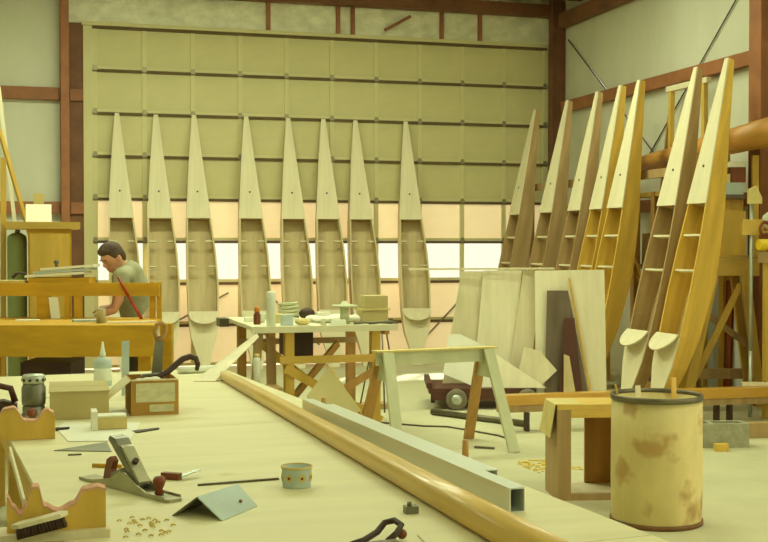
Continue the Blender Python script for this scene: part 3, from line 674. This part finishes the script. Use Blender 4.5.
o = bx(0.0, .09, 11.40, 11.46, 1.763, 2.03).build('wood_block', M_cloth); tag(o, 'yellow wood block standing behind the white board', 'block')
o = MB().bar((-.275, 11.45, .0), (-.262, 11.45, 2.35), .05, .05).build('timber_plank', M_lumber); tag(o, 'upright yellow timber plank at the left picture edge', 'plank')
o = MB().bar((-.30, 11.60, 2.62), (-.02, 11.70, 1.60), .05, .03).build('timber_plank', M_lumber); tag(o, 'thick yellow stick slanting down behind the cabinet', 'plank'); 
bar((-.02, 11.70, 1.6), (.12, 11.76, .0), .05, .03).build('lower_end', M_lumber, o)
o = MB().bar((-.31, 11.9, 3.05), (.02, 11.9, 0), .035, .02).build('timber_batten', M_plyx); tag(o, 'thin pale batten leaning against the wall behind the cabinet', 'batten')

# ------------------------------------------------------------------ middle work table with clutter
before = set(COL.objects)
CZ = .925
ct = thing('trestle_table', 'cluttered wooden trestle table in the middle of the shop', 'table', (2.3, 10, 0))
bx(1.68, 2.83, 9.38, 10.75, CZ-.028, CZ).build('top', M_ctop, ct)
bx(1.67, 2.84, 9.355, 9.379, CZ-.045, CZ+.004).build('front_edge', M_ctop, ct)
bx(1.60, 1.679, 10.55, 10.75, CZ-.07, CZ).build('side_vise_block', M_iron, ct)
for x, y in ((1.98, 9.47), (2.68, 9.47), (1.80, 10.62), (2.78, 10.62)):
    bx(x-.035, x+.035, y-.045, y+.045, 0, CZ-.03).build('leg', M_pine if y > 10 else M_lumber, ct)
for x in (1.85, 2.79): bar((x, 9.5, .88), (x-.0, 10.6, .88), .04, .08).build('top_bearer', M_pine, ct)
bar((1.90, 9.43, .66), (2.76, 9.43, .66), .02, .06).build('rail', M_lumberx, ct)
bar((1.76, 10.55, .72), (2.82, 10.55, .72), .02, .05).build('rail', M_brownply, ct)
bar((1.94, 9.415, .60), (2.72, 9.415, .16), .018, .07).build('cross_brace', M_lumber, ct)
bar((2.72, 9.40, .60), (1.94, 9.40, .16), .018, .06).build('cross_brace', M_pine, ct)
bar((1.74, 9.55, .80), (1.90, 10.55, .10), .05, .03).build('side_brace', M_brownply, ct)
bar((1.70, 9.60, .0), (1.76, 9.55, .88), .06, .05).build('prop', M_brownply, ct)
bar((1.90, 9.80, .10), (2.62, 10.45, .70), .03, .06).build('inner_brace', M_pine, ct)
bar((2.66, 9.80, .10), (1.95, 10.45, .70), .03, .06).build('inner_brace', M_lumber, ct)
bar((1.88, 9.62, .0), (1.86, 9.60, .88), .07, .05).build('prop', M_brownply, ct)
bx(2.02, 2.24, 9.75, 10.05, .66, .89).build('drawer_box', M_dark, ct)
def on_table(fn, name, label, cat, mt): return tag(fn.build(name, mt), label, cat)
on_table(MB().lathe([(.036,0),(.036,.26),(.030,.272),(.002,.274)], (1.84,9.47,CZ), 18), 'caulk_tube', 'tall white cylinder standing at the front of the trestle table', 'tube', M_white)
bo = thing('amber_bottle', 'small amber bottle with an orange cap on the trestle table', 'bottle', (1.775, 9.72, CZ))
MB().lathe([(.027,0),(.029,.005),(.029,.075),(.02,.095),(.016,.10)], (1.775,9.72,CZ), 16).build('bottle_body', M_brown, bo); MB().lathe([(.022,.10),(.022,.13),(.012,.145),(.002,.146)], (1.775,9.72,CZ), 16).build('cap', M_orange, bo)
coil = MB(); coil.tube([(2.15+.085*math.cos(t*.5), 10.3+.07*math.sin(t*.5), CZ+.02+.005*t*.5) for t in range(0, 50)], .012, 6)
on_table(coil, 'wire_coil', 'grey-green coil of hose lying on the trestle table', 'coil', M_green)
on_table(MB().ball((2.30,10.25,CZ+.05), .07, .05, .05), 'dark_rag', 'dark brown bundled rag beside the hose coil', 'rag', M_dark)
on_table(MB().box(1.93,2.02,9.48,9.56,CZ,CZ+.085), 'small_carton', 'small pale carton right of the tall white cylinder', 'carton', M_blue)
on_table(MB().lathe([(.03,0),(.034,.07),(.035,.075),(.032,.075),(.028,.006),(.001,.006)], (1.72+.13,9.95,CZ), 16), 'paper_cup', 'white paper cup behind the amber bottle', 'cup', M_white)
m = MB()
for k in range(9): m.ball((2.26+.05*k+random.uniform(-.01,.01), 9.85+random.uniform(-.08,.08), CZ+.025), .06+.02*random.random(), .07, .025+.02*random.random(), 12, 8)
on_table(m, 'crumpled_paper', 'heap of crumpled white paper in the middle of the trestle table', 'paper', M_paper)
on_table(MB().ball((2.10,9.52,CZ+.028), .06, .05, .028), 'cloth_wad', 'wadded pale cloth at the table front beside the carton', 'cloth', M_cloth)
on_table(MB().lathe([(.02,0),(.022,.004),(.022,.045),(.015,.05)], (2.265,9.50,CZ), 14), 'green_jar', 'small green jar at the front edge of the trestle table', 'jar', M_green)
on_table(MB().box(2.33,2.44,9.46,9.53,CZ,CZ+.04), 'white_packet', 'white packet lying at the front edge of the trestle table', 'packet', M_white)
pd = thing('pedestal_stand', 'pale green can with a wide disc lid on the trestle table', 'can', (2.47, 9.62, CZ))
MB().lathe([(.038,0),(.038,.13),(.03,.135)], (2.47,9.62,CZ), 18).build('can_body', M_green, pd); MB().lathe([(.10,.136),(.105,.142),(.10,.15),(.03,.158),(.02,.18),(.002,.182)], (2.47,9.62,CZ), 24).build('disc_lid', M_green, pd)
cx = thing('carton', 'tan cardboard carton at the right end of the trestle table', 'box', (2.73, 9.72, CZ))
bx(2.625, 2.835, 9.62, 9.84, CZ, CZ+.115).build('lower_half', M_box, cx); bx(2.645, 2.835, 9.63, 9.83, CZ+.116, CZ+.22).build('upper_half', M_box, cx); bx(2.56, 2.85, 9.60, 9.618, CZ+.105, CZ+.118).build('tape_edge', M_cloth, cx)
for k, (x0, y0, x1, y1) in enumerate(((2.50,9.44,2.68,9.46),(2.62,9.42,2.82,9.45),(2.70,9.50,2.86,9.44))):
    o = MB().tube([(x0,y0,CZ+.012),((x0+x1)/2,y0+.012,CZ+.018),(x1,y1,CZ+.010)], .010, 6).build('hand_tool', M_iron); tag(o, ['dark hand tool left of three at the table front', 'dark hand tool in the middle of three at the table front', 'dark hand tool at the right front table corner'][k], 'tool')
for k, (x, y) in enumerate(((1.80,10.1),(1.95,10.35),(2.45,10.3),(2.0,9.85))):
    o = MB().box(x-.06, x+.06, y-.04, y+.04, CZ, CZ+.035+.012*k, ).build('parts_box', [M_paper, M_green, M_paper, M_cloth][k]); tag(o, ['flat white box at the left rear of the trestle table', 'pale green box behind the white cylinder', 'white box behind the crumpled paper', 'tan box in front of the hose coil'][k], 'box')
for o in list(COL.objects):
    if o not in before and o.parent is None: o.location += Vector((-.07, -.26, 0))
# board leaning on table legs, stakes
o = slab((1.96,8.80,.42),(2.11,8.67,.22),(2.37,8.75,.30),(2.17,8.95,.62),.01,'cardboard_sheet',M_box,None); 
tag(o, 'tan cardboard sheet with a pointed top leaning below the trestle table', 'cardboard')
bar((2.17,8.955,.62),(2.385,8.755,.24),.015,.03).build('edge_strip', M_lumber, o); bar((2.05,8.74,.32),(2.10,8.80,.0),.03,.03).build('prop', M_lumber, o); bar((2.34,8.76,.28),(2.34,8.86,.0),.03,.03).build('prop', M_lumber, o)
wb2 = thing('wash_bottle', 'narrow pale bottle standing on a stool behind the spar tip', 'bottle', (1.62, 9.0, .40))
MB().lathe([(.028,0),(.026,.10),(.032,.19),(.025,.22),(.018,.225)], (1.62,9.0,.48), 14).build('bottle_body', M_white, wb2); MB().lathe([(.020,.225),(.020,.25),(.002,.252)], (1.62,9.0,.48), 12).build('cap', M_cloth, wb2)
st = thing('low_stool', 'small brown stool under the narrow pale bottle', 'stool', (1.65, 9.02, 0))
bx(1.50, 1.80, 8.90, 9.14, .455, .479).build('seat', M_brownply, st)
for x in (1.53, 1.77):
    for y in (8.93, 9.11): bx(x-.015, x+.015, y-.015, y+.015, 0, .454).build('leg', M_brownply, st)

# ------------------------------------------------------------------ sawhorse
sw = thing('sawhorse', 'pale green painted sawhorse standing on the open floor', 'sawhorse', (2.95, 8.66, 0))
A, B = Vector((2.44, 8.56, .74)), Vector((3.42, 8.70, .74)); dx = (B-A).normalized(); nn = Vector((-dx.y, dx.x, 0))
bar(A+Vector((0,0,-.03)), B+Vector((0,0,-.03)), .045, .10).build('beam', M_green, sw)
bar(A+Vector((0,0,.026))-dx*.02, B+Vector((0,0,.026))+dx*.02, .10, .012).build('top_strip', M_cloth, sw)
for P0, sg2 in ((A+dx*.07, -1), (B-dx*.07, 1)):
    for s_ in (-1, 1):
        top = P0+nn*(s_*.05)+Vector((0,0,.015)); ft = P0+nn*(s_*.36)+dx*(sg2*.05); ft.z = .0
        bar(top, ft, .085, .026, up=nn).build('leg', M_green if s_ < 0 else M_pine, sw)
    slab(P0-nn*.065+Vector((0,0,-.02)), P0+nn*.065+Vector((0,0,-.02)), P0+nn*.14+Vector((0,0,-.20)), P0-nn*.14+Vector((0,0,-.20)), .012, 'gusset', M_green, sw)

# ------------------------------------------------------------------ cart with plywood sheets
CM = frame((3.553, 10.735, 0), (.96, -.28, 0), (.28, .96, 0))
def cbx(s0, s1, t0, t1, z0, z1): return MB().box(s0, s1, t0, t1, z0, z1, M=CM)
kt = thing('sheet_cart', 'dark brown low cart with grey wheels under the plywood sheets', 'cart', CM @ Vector((.6, .4, 0)))
cbx(.02, 1.04, .04, .80, .150, .20).build('bed', M_cart, kt)
cbx(.0, .05, .04, .80, .201, .255).build('end_board', M_cart, kt)
cbx(.05, 1.04, .04, .065, .09, .149).build('side_rail', M_cart, kt)
for s_, t_ in ((.28, .0), (.95, .0), (.28, .84), (.95, .84)):
    c_ = CM @ Vector((s_, t_, .10)); n_ = CM.to_3x3() @ Vector((0, 1, 0)); 
    Mw = Matrix((CM.to_3x3() @ Vector((1,0,0)), Vector((0,0,1)), n_)).transposed()
    wl = MB().lathe([(.05,-.028),(.09,-.028),(.10,-.016),(.10,.016),(.09,.028),(.05,.028)], c_, 24, M=Mw).build('wheel', M_tyre, kt)
    MB().lathe([(.012,-.032),(.05,-.030),(.05,.030),(.012,.032)], c_, 18, M=Mw).build('hub', M_lgrey, wl)
cbx(.04, .08, .06, .10, .06, .149).build('caster_fork', M_dark, kt)
# sheets standing on the bed
def panel(name, label, quad, t0, lean, thick, m_, cat='plywood sheet', edge=None):
    """quad: (s, z) corners, leaning back by lean per metre"""
    a = [CM @ Vector((s_, t0+lean*z, z)) for s_, z in quad]; n_ = CM.to_3x3() @ Vector((0, thick, 0))
    return tag(MB().loft([a, [p+n_ for p in a]]).build(name, m_), label, cat)
panel('plywood_sheet', 'grey-tan plywood sheet, leftmost on the cart', [(.17,.203),(.62,.203),(.70,1.30),(.36,1.30)], .42, .12, .012, M_plyg)
panel('plywood_sheet', 'wide pale plywood sheet in the middle of the cart stack', [(.47,.203),(.83,.203),(.955,1.31),(.575,1.31)], .36, .12, .014, M_plyx)
panel('plywood_sheet', 'narrow pale plywood sheet right of the wide one on the cart', [(.80,.203),(1.00,.203),(1.155,1.31),(.962,1.31)], .31, .12, .012, M_ply)
panel('sheet_batten', 'golden edge batten right of the narrow plywood sheet', [(1.02,.203),(1.06,.203),(1.205,1.27),(1.165,1.27)], .31, .12, .03, M_lumber, 'batten')
panel('plywood_sheet', 'large yellow plywood sheet at the right of the cart, standing on the floor', [(1.06,.002),(1.74,.002),(1.735,1.32),(1.06,1.31)], .22, .10, .012, M_plyx)
panel('dark_board', 'dark brown tapering board leaning on the large yellow sheet', [(1.13,.002),(1.58,.002),(1.37,1.12),(1.17,1.12)], .16, .10, .014, M_dkwood, 'board')
panel('sheet_batten', 'thin light batten on the right edge of the dark board', [(1.59,.002),(1.61,.002),(1.395,1.24),(1.375,1.24)], .155, .10, .02, M_lumber, 'batten')
panel('plywood_sheet', 'small dark red offcut standing before the dark board', [(1.25,.002),(1.50,.002),(1.42,.86),(1.33,.86)], .10, .10, .012, M_cart, 'offcut')
panel('offcut_scrap', 'grey-brown pointed scrap before the dark board', [(1.30,.002),(1.44,.002),(1.36,.50),(1.31,.52)], .06, .10, .012, M_plyin, 'offcut')
panel('plywood_offcut', 'white angular plywood offcut at the left front of the cart', [(.16,.33),(.47,.203),(.72,.203),(.62,.56),(.33,.70),(.22,.70)], .07, .22, .010, M_paper, 'offcut')
panel('plywood_offcut', 'pale triangular plywood offcut at the front of the cart', [(.68,.203),(1.14,.203),(.66,.52)], .03, .20, .010, M_plyx, 'offcut')
panel('plywood_offcut', 'pale plywood offcut with a blunt point leaning to the right', [(.86,.26),(1.08,.203),(1.25,.36),(1.09,.545),(.94,.58)], .10, .15, .010, M_ply, 'offcut')
o = MB().bar(CM @ Vector((-.16, .50, 1.322)), CM @ Vector((1.26, .42, 1.330)), .05, .018).build('long_batten', M_ply); tag(o, 'long pale batten laid across the tops of the plywood sheets', 'batten')

# ------------------------------------------------------------------ drum, box stool, beam and small floor things
DC = (3.355, 6.03, 0)
dm = thing('fibre_drum', 'stained tan fibre drum with a metal rim in the right foreground', 'drum', DC)
prof = [(.244,.004),(.250,.02),(.253,.25),(.252,.45),(.250,.70),(.245,.70),(.243,.03),(.002,.025)]
MB().lathe(prof, DC, 48).build('drum_wall', M_drum, dm)
MB().lathe([(.250,.0),(.258,.004),(.258,.024),(.252,.028),(.248,.02)], DC, 48).build('bottom_hoop', M_rust, dm)
MB().lathe([(.252,.690),(.257,.694),(.259,.712),(.256,.722),(.246,.722),(.244,.70),(.252,.690)], DC, 48, cap=False).build('rim_hoop', M_iron, dm)
for k, (x0, y0, x1, y1, z1, m_, lab) in enumerate([(3.46,5.98,3.50,6.10,.80,M_gold,'golden wood strip sticking out of the drum'), (3.28,6.05,3.135,6.10,.77,M_gold,'thin wood splinter at the left rim of the drum'), (3.28,6.0,3.30,6.15,.755,M_ply,'pale wood scrap in the middle of the drum')]):
    o = MB().bar((x0, y0, .06), (x1, y1, z1), .03, .008).build('wood_scrap', m_); tag(o, lab, 'wood scrap')
# box stool
bs_ = thing('box_stool', 'open-sided wooden box stand left of the drum', 'box stand', (3.25, 6.9, 0))
QM = frame((3.045, 6.68, 0), (.97, -.20, 0), (.22, .97, 0))
def qb(*a): return MB().box(*a, M=QM)
qb(0, .48, 0, .34, .555, .585).build('top_board', M_lumberx, bs_)
qb(.0, .085, 0, .03, .04, .554).build('front_upright', M_brownply, bs_); qb(.395, .48, 0, .03, .04, .554).build('front_upright', M_lumber, bs_)
qb(0, .03, .031, .34, 0, .554).build('side_board', M_brownply, bs_); qb(.45, .48, .031, .34, 0, .554).build('side_board', M_pine, bs_)
qb(.25, .449, .315, .34, .046, .554).build('rear_board', M_pine, bs_)
qb(.0, .48, 0, .029, 0, .039).build('bottom_rail', M_brownply, bs_); qb(.031, .449, .031, .34, .01, .045).build('bottom_board', M_ply, bs_)
qb(.086, .394, 0, .028, .505, .554).build('front_rail', M_lumberx, bs_)
cl = MB(); a = []
for i in range(9):
    t = i/8; a.append((-.012-.035*t, .587-.20*t))
rr = [[QM @ Vector((.16, y, .587)), QM @ Vector((.02, y, .589))]+[QM @ Vector((x, y, z)) for x, z in a] for y in (.01, .12, .22, .30)]
n_ = len(rr[0]); fv = [p for r in rr for p in r]; cl.add(fv, [[i*n_+j, i*n_+j+1, (i+1)*n_+j+1, (i+1)*n_+j] for i in range(3) for j in range(n_-1)])
o = cl.build('canvas_cloth', M_cloth); o.modifiers.new('solid', 'SOLIDIFY').thickness = .005; tag(o, 'tan canvas cloth draped over the left side of the box stand', 'cloth')
# raised golden beam
bmm = thing('long_beam', 'long golden timber beam raised on short legs behind the drum', 'beam', (5.2, 9.3, 0))
bar((3.72, 9.34, .262), (6.95, 9.22, .262), .12, .085).build('upper_board', M_varnx, bmm)
bar((3.72, 9.34, .189), (6.95, 9.22, .189), .10, .058).build('lower_board', M_brownply, bmm)
for x in (3.95, 5.75, 5.88, 6.8): bx(x-.015, x+.015, 9.25, 9.31, 0, .159).build('leg', M_dark, bmm)
# concrete block
kb = thing('concrete_block', 'grey hollow concrete block lying right of the drum', 'block', (5.08, 8.2, 0))
KM = frame((4.72, 8.16, 0), (.96, -.22, 0), (.22, .96, 0)); L_, W_, H_ = .56, .19, .185
m = MB()
xs_ = [0, .03, .17, .20, .36, .39, .53, L_]
m.box(0, L_, 0, .032, 0, H_, M=KM).box(0, L_, W_-.032, W_, 0, H_, M=KM)
for x0, x1 in ((0, .032), (.264, .296), (L_-.032, L_)): m.box(x0, x1, .032, W_-.032, 0, H_, M=KM)
m.build('block_body', M_block, kb)
MB().box(.033, .263, .033, W_-.033, .002, .02, M=KM).build('core_floor', M_block, kb); MB().box(.297, L_-.033, .033, W_-.033, .002, .02, M=KM).build('core_floor', M_block, kb)
o = MB().prism([(0,0),(.10,-.02),(.12,.05),(.02,.06)], .055, Matrix.Translation((4.92,7.95,0))).build('wood_offcut', M_gold); tag(o, 'small yellow wood offcut on the floor before the block', 'offcut')
o = bar((5.45, 8.5, .06), (6.3, 8.35, .06), .10, .12).build('floor_timber', M_brownply); tag(o, 'brown timber lying on the floor right of the concrete block', 'timber')
o = bar((5.6, 8.9, .03), (6.6, 8.75, .03), .08, .06).build('floor_timber', M_dkwood); tag(o, 'dark thin timber on the floor under the golden beam', 'timber')
tag(MB().cyl((3.50, 10.42, .03), (4.03, 9.50, .03), .028, n=12).build('floor_pipe', M_iron), 'grey-brown pipe lying on the floor behind the sawhorse', 'pipe')
cord = MB().tube([(2.75,10.2,.008),(2.9,10.05,.008),(3.05,9.9,.008),(3.2,9.75,.008),(3.38,9.66,.008),(3.5,9.4,.008),(3.62,9.1,.008),(3.66,8.8,.008)], .008, 6).build('power_cord', M_iron); tag(cord, 'thin dark power cord curving across the floor by the sawhorse', 'cord')
o = bar((3.24, 8.62, .008), (3.36, 8.52, .008), .03, .015).build('floor_stick', M_iron); tag(o, 'short dark stick on the floor below the sawhorse', 'stick')
sdm = MB()
for k in range(150):
    x, y = 3.28+random.random()*.36, 7.55+random.random()*.45; s_ = .006+.014*random.random()
    sdm.box(x, x+s_*2, y, y+s_, .0, .004+.004*random.random())
o = sdm.build('wood_shavings', M_sawd); tag(o, 'patch of yellow wood shavings on the floor by the box stand', 'shavings'); o['kind'] = 'stuff'
# litter beyond the middle table
o = bx(2.95, 3.25, 10.9, 11.1, 0, .05).build('floor_plank', M_brownply); tag(o, 'short brown plank on the floor behind the sawhorse', 'plank')
ms = thing('music_stand', 'spindly dark metal stand by the right end of the trestle table', 'stand', (3.15, 10.9, 0))
for k in range(3):
    t = 2*PI*k/3+.4; MB().cyl((3.15+.04*math.cos(t), 10.9+.04*math.sin(t), .85), (3.15+.22*math.cos(t), 10.9+.22*math.sin(t), 0.0), .008, n=6).build('leg', M_iron, ms)
bx(3.05, 3.25, 10.84, 10.96, .85, .865).build('plate', M_iron, ms)

# ------------------------------------------------------------------ right-hand clutter: mast, rack, trestles, lumber
mst = MB().cyl((6.52, 8.6, 2.665), (6.52, 13.1, 2.40), .155, .07, n=24).build('round_mast', M_mast); tag(mst, 'thick round wooden mast laid along the right wall', 'mast')
mc = thing('mast_rack', 'timber rack of posts and arms carrying the round mast', 'rack', (6.6, 11, 0))
for y, r in ((8.85, .150), (10.72, .115), (12.6, .080)):
    zz = 2.665-.0589*(y-8.6)-r
    for x in (6.35, 6.72): bx(x-.035, x+.035, y-.045, y+.045, 0, zz+.05).build('post', M_lumber, mc)
    bx(6.386, 6.684, y-.03, y+.03, zz-.09, zz-.002).build('arm', M_lumberx, mc)
fr_ = thing('timber_door_frame', 'tall light timber frame standing against the right wall', 'frame', (6.6, 11.6, 0))
bar((6.79, 11.98, 0), (6.79, 11.90, 3.26), .05, .05).build('post', M_lumber, fr_); bar((6.79, 11.20, 0), (6.79, 11.22, 3.26), .05, .05).build('post', M_lumber, fr_)
bar((6.79, 11.98, 3.29), (6.79, 11.14, 3.29), .06, .06).build('head', M_ply, fr_); bar((6.79, 11.93, 1.9), (6.79, 11.23, 1.9), .04, .04).build('cross_rail', M_brownply, fr_)
bar((6.80, 12.5, .3), (6.80, 11.95, 3.0), .05, .03).build('slant_brace', M_pine, fr_)
# trestle stand right
tz = 1.28
ts = thing('trestle_stand', 'yellow timber A-frame trestle at the right behind the beam', 'trestle', (6.05, 9.7, 0))
def tpo(u, v): return Vector((5.90+u*.96+v*.28, 9.68-u*.28+v*.96, 0))
KT = 1.0545
def tpn(u, v): return Vector((6.22+u*KT*.96+v*.28, 10.20-u*KT*.28+v*.96, 0))
def zt(z): return z if z < .05 else 1.55-(1.55-z)*KT
def TB(u0, v0, z0, u1, v1, z1, w, h_, nm, m_): bar(tpn(u0, v0)+Vector((0,0,zt(z0))), tpn(u1, v1)+Vector((0,0,zt(z1))), w, h_, up=(0.28,.96,0)).build(nm, m_, ts)
TB(-.02, .0, 1.36, .46, .0, 1.36, .17, .06, 'top_beam', M_lumberx)
TB(-.02, .35, 1.36, .42, .35, 1.36, .17, .06, 'top_beam', M_lumberx)
for v in (0, .35):
    TB(.05, v, 1.28, -.20, v, 0, .085, .05, 'leg', M_lumber); TB(.34, v, 1.28, .49, v, 0, .085, .05, 'leg', M_lumber)
TB(.31, .05, 1.20, -.16, .05, .22, .06, .03, 'brace', M_lumber)
TB(-.0, .20, .95, .44, .20, .62, .06, .03, 'brace', M_brownply)
TB(-.17, .35, .35, .46, .35, .35, .10, .03, 'cross_rail', M_brownply)
for v in (0, .35): pass
bar(tpn(.43, .02)+Vector((0,0,1.462)), tpn(.43, .02)+Vector((0,0,2.42)), .06, .05, up=(0.28,.96,0)).build('upright_post', M_lumber, ts)
bx_t = bar(tpn(.0, .175)+Vector((0,0,1.450)), tpn(.46, .175)+Vector((0,0,1.450)), .36, .018, up=(0,0,1)).build('shelf_board', M_lumberx, ts)
tzz = 1.462
def onshelf(u0, u1, v0, v1, z0, z1, nm, lab, cat, m_):
    MM = frame(tpn(.085, 0), (.96, -.28, 0), (.28, .96, 0))
    return tag(MB().box(u0*KT, u1*KT, v0, v1, z0 if z0 == tzz else zt(z0), zt(z1), M=MM).build(nm, m_), lab, cat)
onshelf(.06, .27, .05, .12, tzz, 1.87, 'upright_board', 'broad yellow board standing on the trestle shelf', 'board', M_lumber)
onshelf(.06, .27, .13, .30, tzz, 1.98, 'wood_box', 'tall wooden box standing behind the broad board', 'box', M_gold)
onshelf(.02, .26, .04, .30, 1.982, 2.02, 'dark_board', 'dark board lying on the tall wooden box', 'board', M_dkwood)
onshelf(.05, .25, .05, .28, 2.021, 2.13, 'grey_box', 'pale grey box on top of the wooden box by the right wall', 'box', M_blue)
onshelf(.14, .27, .06, .24, 2.131, 2.27, 'brown_box', 'small brown box stacked on the pale grey box', 'box', M_brown)
onshelf(.05, .13, .06, .20, 2.131, 2.21, 'yellow_block', 'little yellow block beside the small brown box', 'block', M_cloth)
onshelf(.04, .26, .05, .26, 2.271, 2.32, 'white_folder', 'flat white folder lying on top of the small brown box', 'folder', M_paper)
pc = thing('pipe_clamp', 'long upright pipe clamp with a cast head at the right', 'clamp', tuple(tpo(.40, -.06)))
MB().cyl(tpo(.37, -.08)+Vector((0,0,.6)), tpo(.37, -.08)+Vector((0,0,2.05)), .018, n=10).build('pipe', M_lgrey, pc)
MB().cyl(tpo(.37, -.08)+Vector((0,0,.0)), tpo(.37, -.08)+Vector((0,0,.6)), .018, n=10).build('pipe', M_lgrey, pc)
MB().prism([(-.05,0),(.07,0),(.07,.05),(.02,.16),(-.05,.13)], .05, frame(tpo(.37,-.12)+Vector((0,0,1.93)), (.96,-.28,0), (0,0,1))).build('clamp_head', M_cloth, pc)
bar(tpo(.28,-.09)+Vector((0,0,1.72)), tpo(.47,-.09)+Vector((0,0,1.72)), .05, .14, up=(0,0,1)).build('jaw_block', M_lumberx, pc)
yt = thing('yellow_tube', 'bright yellow round tube end at the right picture edge', 'tube', tuple(tpo(.5,-.2)+Vector((0,0,1.5))))
MB().cyl(tpo(.40,-.22)+Vector((0,0,1.56)), tpo(.82,-.115)+Vector((0,0,1.56)), .052, n=20).build('tube_body', M_yel, yt); MB().cyl(tpo(.393,-.222)+Vector((0,0,1.56)), tpo(.40,-.22)+Vector((0,0,1.56)), .046, .052, n=20).build('tube_cap', M_yel, yt)
# stand carrying the yellow tube
tst = thing('tube_stand', 'timber stand under the yellow tube at the right edge', 'stand', tuple(tpo(.65,-.15)))
for u in (.50, .74): 
    bar(tpo(u,-.17)+Vector((0,0,1.42)), tpo(u,-.17), .08, .06, up=(0,1,0)).build('post', M_lumber, tst)
bar(tpo(.42,-.19)+Vector((0,0,1.45)), tpo(.80,-.12)+Vector((0,0,1.45)), .10, .10).build('rail', M_brownply, tst)
o = MB().ball(tpo(.62,.10)+Vector((0,0,1.78)), .10, .10, .09).build('white_bundle', M_paper); 
tag(o, 'rounded white bundle above the yellow tube', 'bundle')
bar(tpo(.45,.10)+Vector((0,0,1.68)), tpo(.85,.10)+Vector((0,0,1.68)), .2, .02).build('plank_seat', M_lumberx, o); bar(tpo(.72,.12)+Vector((0,0,1.67)), tpo(.72,.12), .06, .06, up=(0,1,0)).build('prop', M_lumber, o)
rg_ = MB().tube([tpo(.47,-.16)+Vector((.05*math.cos(t), 0, 1.70+.065*math.sin(t))) for t in [k*2*PI/16 for k in range(17)]], .014, 6).build('rope_ring', M_brown); tag(rg_, 'brown ring hanging above the yellow tube', 'ring')
lk = thing('lumber_rack', 'brown timber shelving rack behind the close hull pair', 'rack', (6.5, 11.9, 0))
for y in (11.40, 11.72, 12.18): bx(6.46, 6.54, y-.04, y+.04, 0, 2.14).build('post', M_pine, lk)
for z in (.62, 1.30, 2.09): bx(6.47, 6.66, 11.36, 12.24, z, z+.05).build('shelf_board', M_brownply if z < 2 else M_lumberx, lk)
for k, (y, z) in enumerate(((11.5, .67), (11.95, .67), (11.55, 1.35), (11.95, 1.35))):
    o = bx(6.545, 6.65, y, y+.16, z+.001, z+.28+.06*(k % 2)).build('stored_box', [M_cart, M_pine, M_dkwood, M_brownply][k]); tag(o, ['red-brown box on the lower rack shelf behind the hulls', 'pine box on the lower rack shelf behind the hulls', 'dark box on the upper rack shelf behind the hulls', 'tan box on the upper rack shelf behind the hulls'][k], 'box')
o = bar((6.10, 11.50, 1.42), (6.14, 10.75, .43), .07, .03, up=(1,0,0)).build('leaning_plank', M_lumber); tag(o, 'short yellow plank leaning left of the close hull pair', 'plank')
# heaped lumber behind the hulls and trestle
lum = [((5.80,10.62,.05),(6.62,10.95,.05),M_brownply),((5.85,11.05,.05),(6.60,11.25,.05),M_dkwood),((5.85,10.72,.145),(6.60,11.10,.145),M_pine),((5.95,10.90,.24),(6.55,10.90,.24),M_dkwood),((5.85,10.82,.335),(6.60,10.98,.335),M_brownply)]
lumlab = ['brown timber on the floor, bottom of the lumber heap by the right wall', 'dark timber lying across the lumber heap by the right wall', 'orange-brown timber slanting on the lumber heap', 'short dark timber high on the lumber heap', 'topmost brown timber of the lumber heap behind the hulls']
for k, (a, b, m_) in enumerate(lum):
    o = bar(a, b, .16, .09).build('lumber_piece', m_); tag(o, lumlab[k], 'lumber', 'lumber heap by the right wall')
for k, (x0, y0, x1, y1, z1, w_, m_, lab) in enumerate([(6.70,11.55,6.74,11.55,1.35,.30,M_cart,'red-brown board against the wall behind the close hull pair'), (6.70,10.62,6.73,10.62,1.20,.12,M_brown,'dark brown panel behind the trestle'), (6.58,11.05,6.74,11.06,1.75,.14,M_pine,'tall upright brown board by the wall behind the hulls'), (6.74,9.75,6.77,9.75,1.25,.34,M_brown,'red-brown panel at the right picture edge')]):
    o = bar((x0, y0, .0), (x1, y1, z1), w_, .025, up=(1,.0,.0)).build('leaning_board', m_); tag(o, lab, 'board')
o = bar((6.05, 9.35, .322), (6.5, 9.15, .322), .09, .03).build('loose_plank', M_ply); tag(o, 'pale loose plank lying across the golden beam', 'plank')
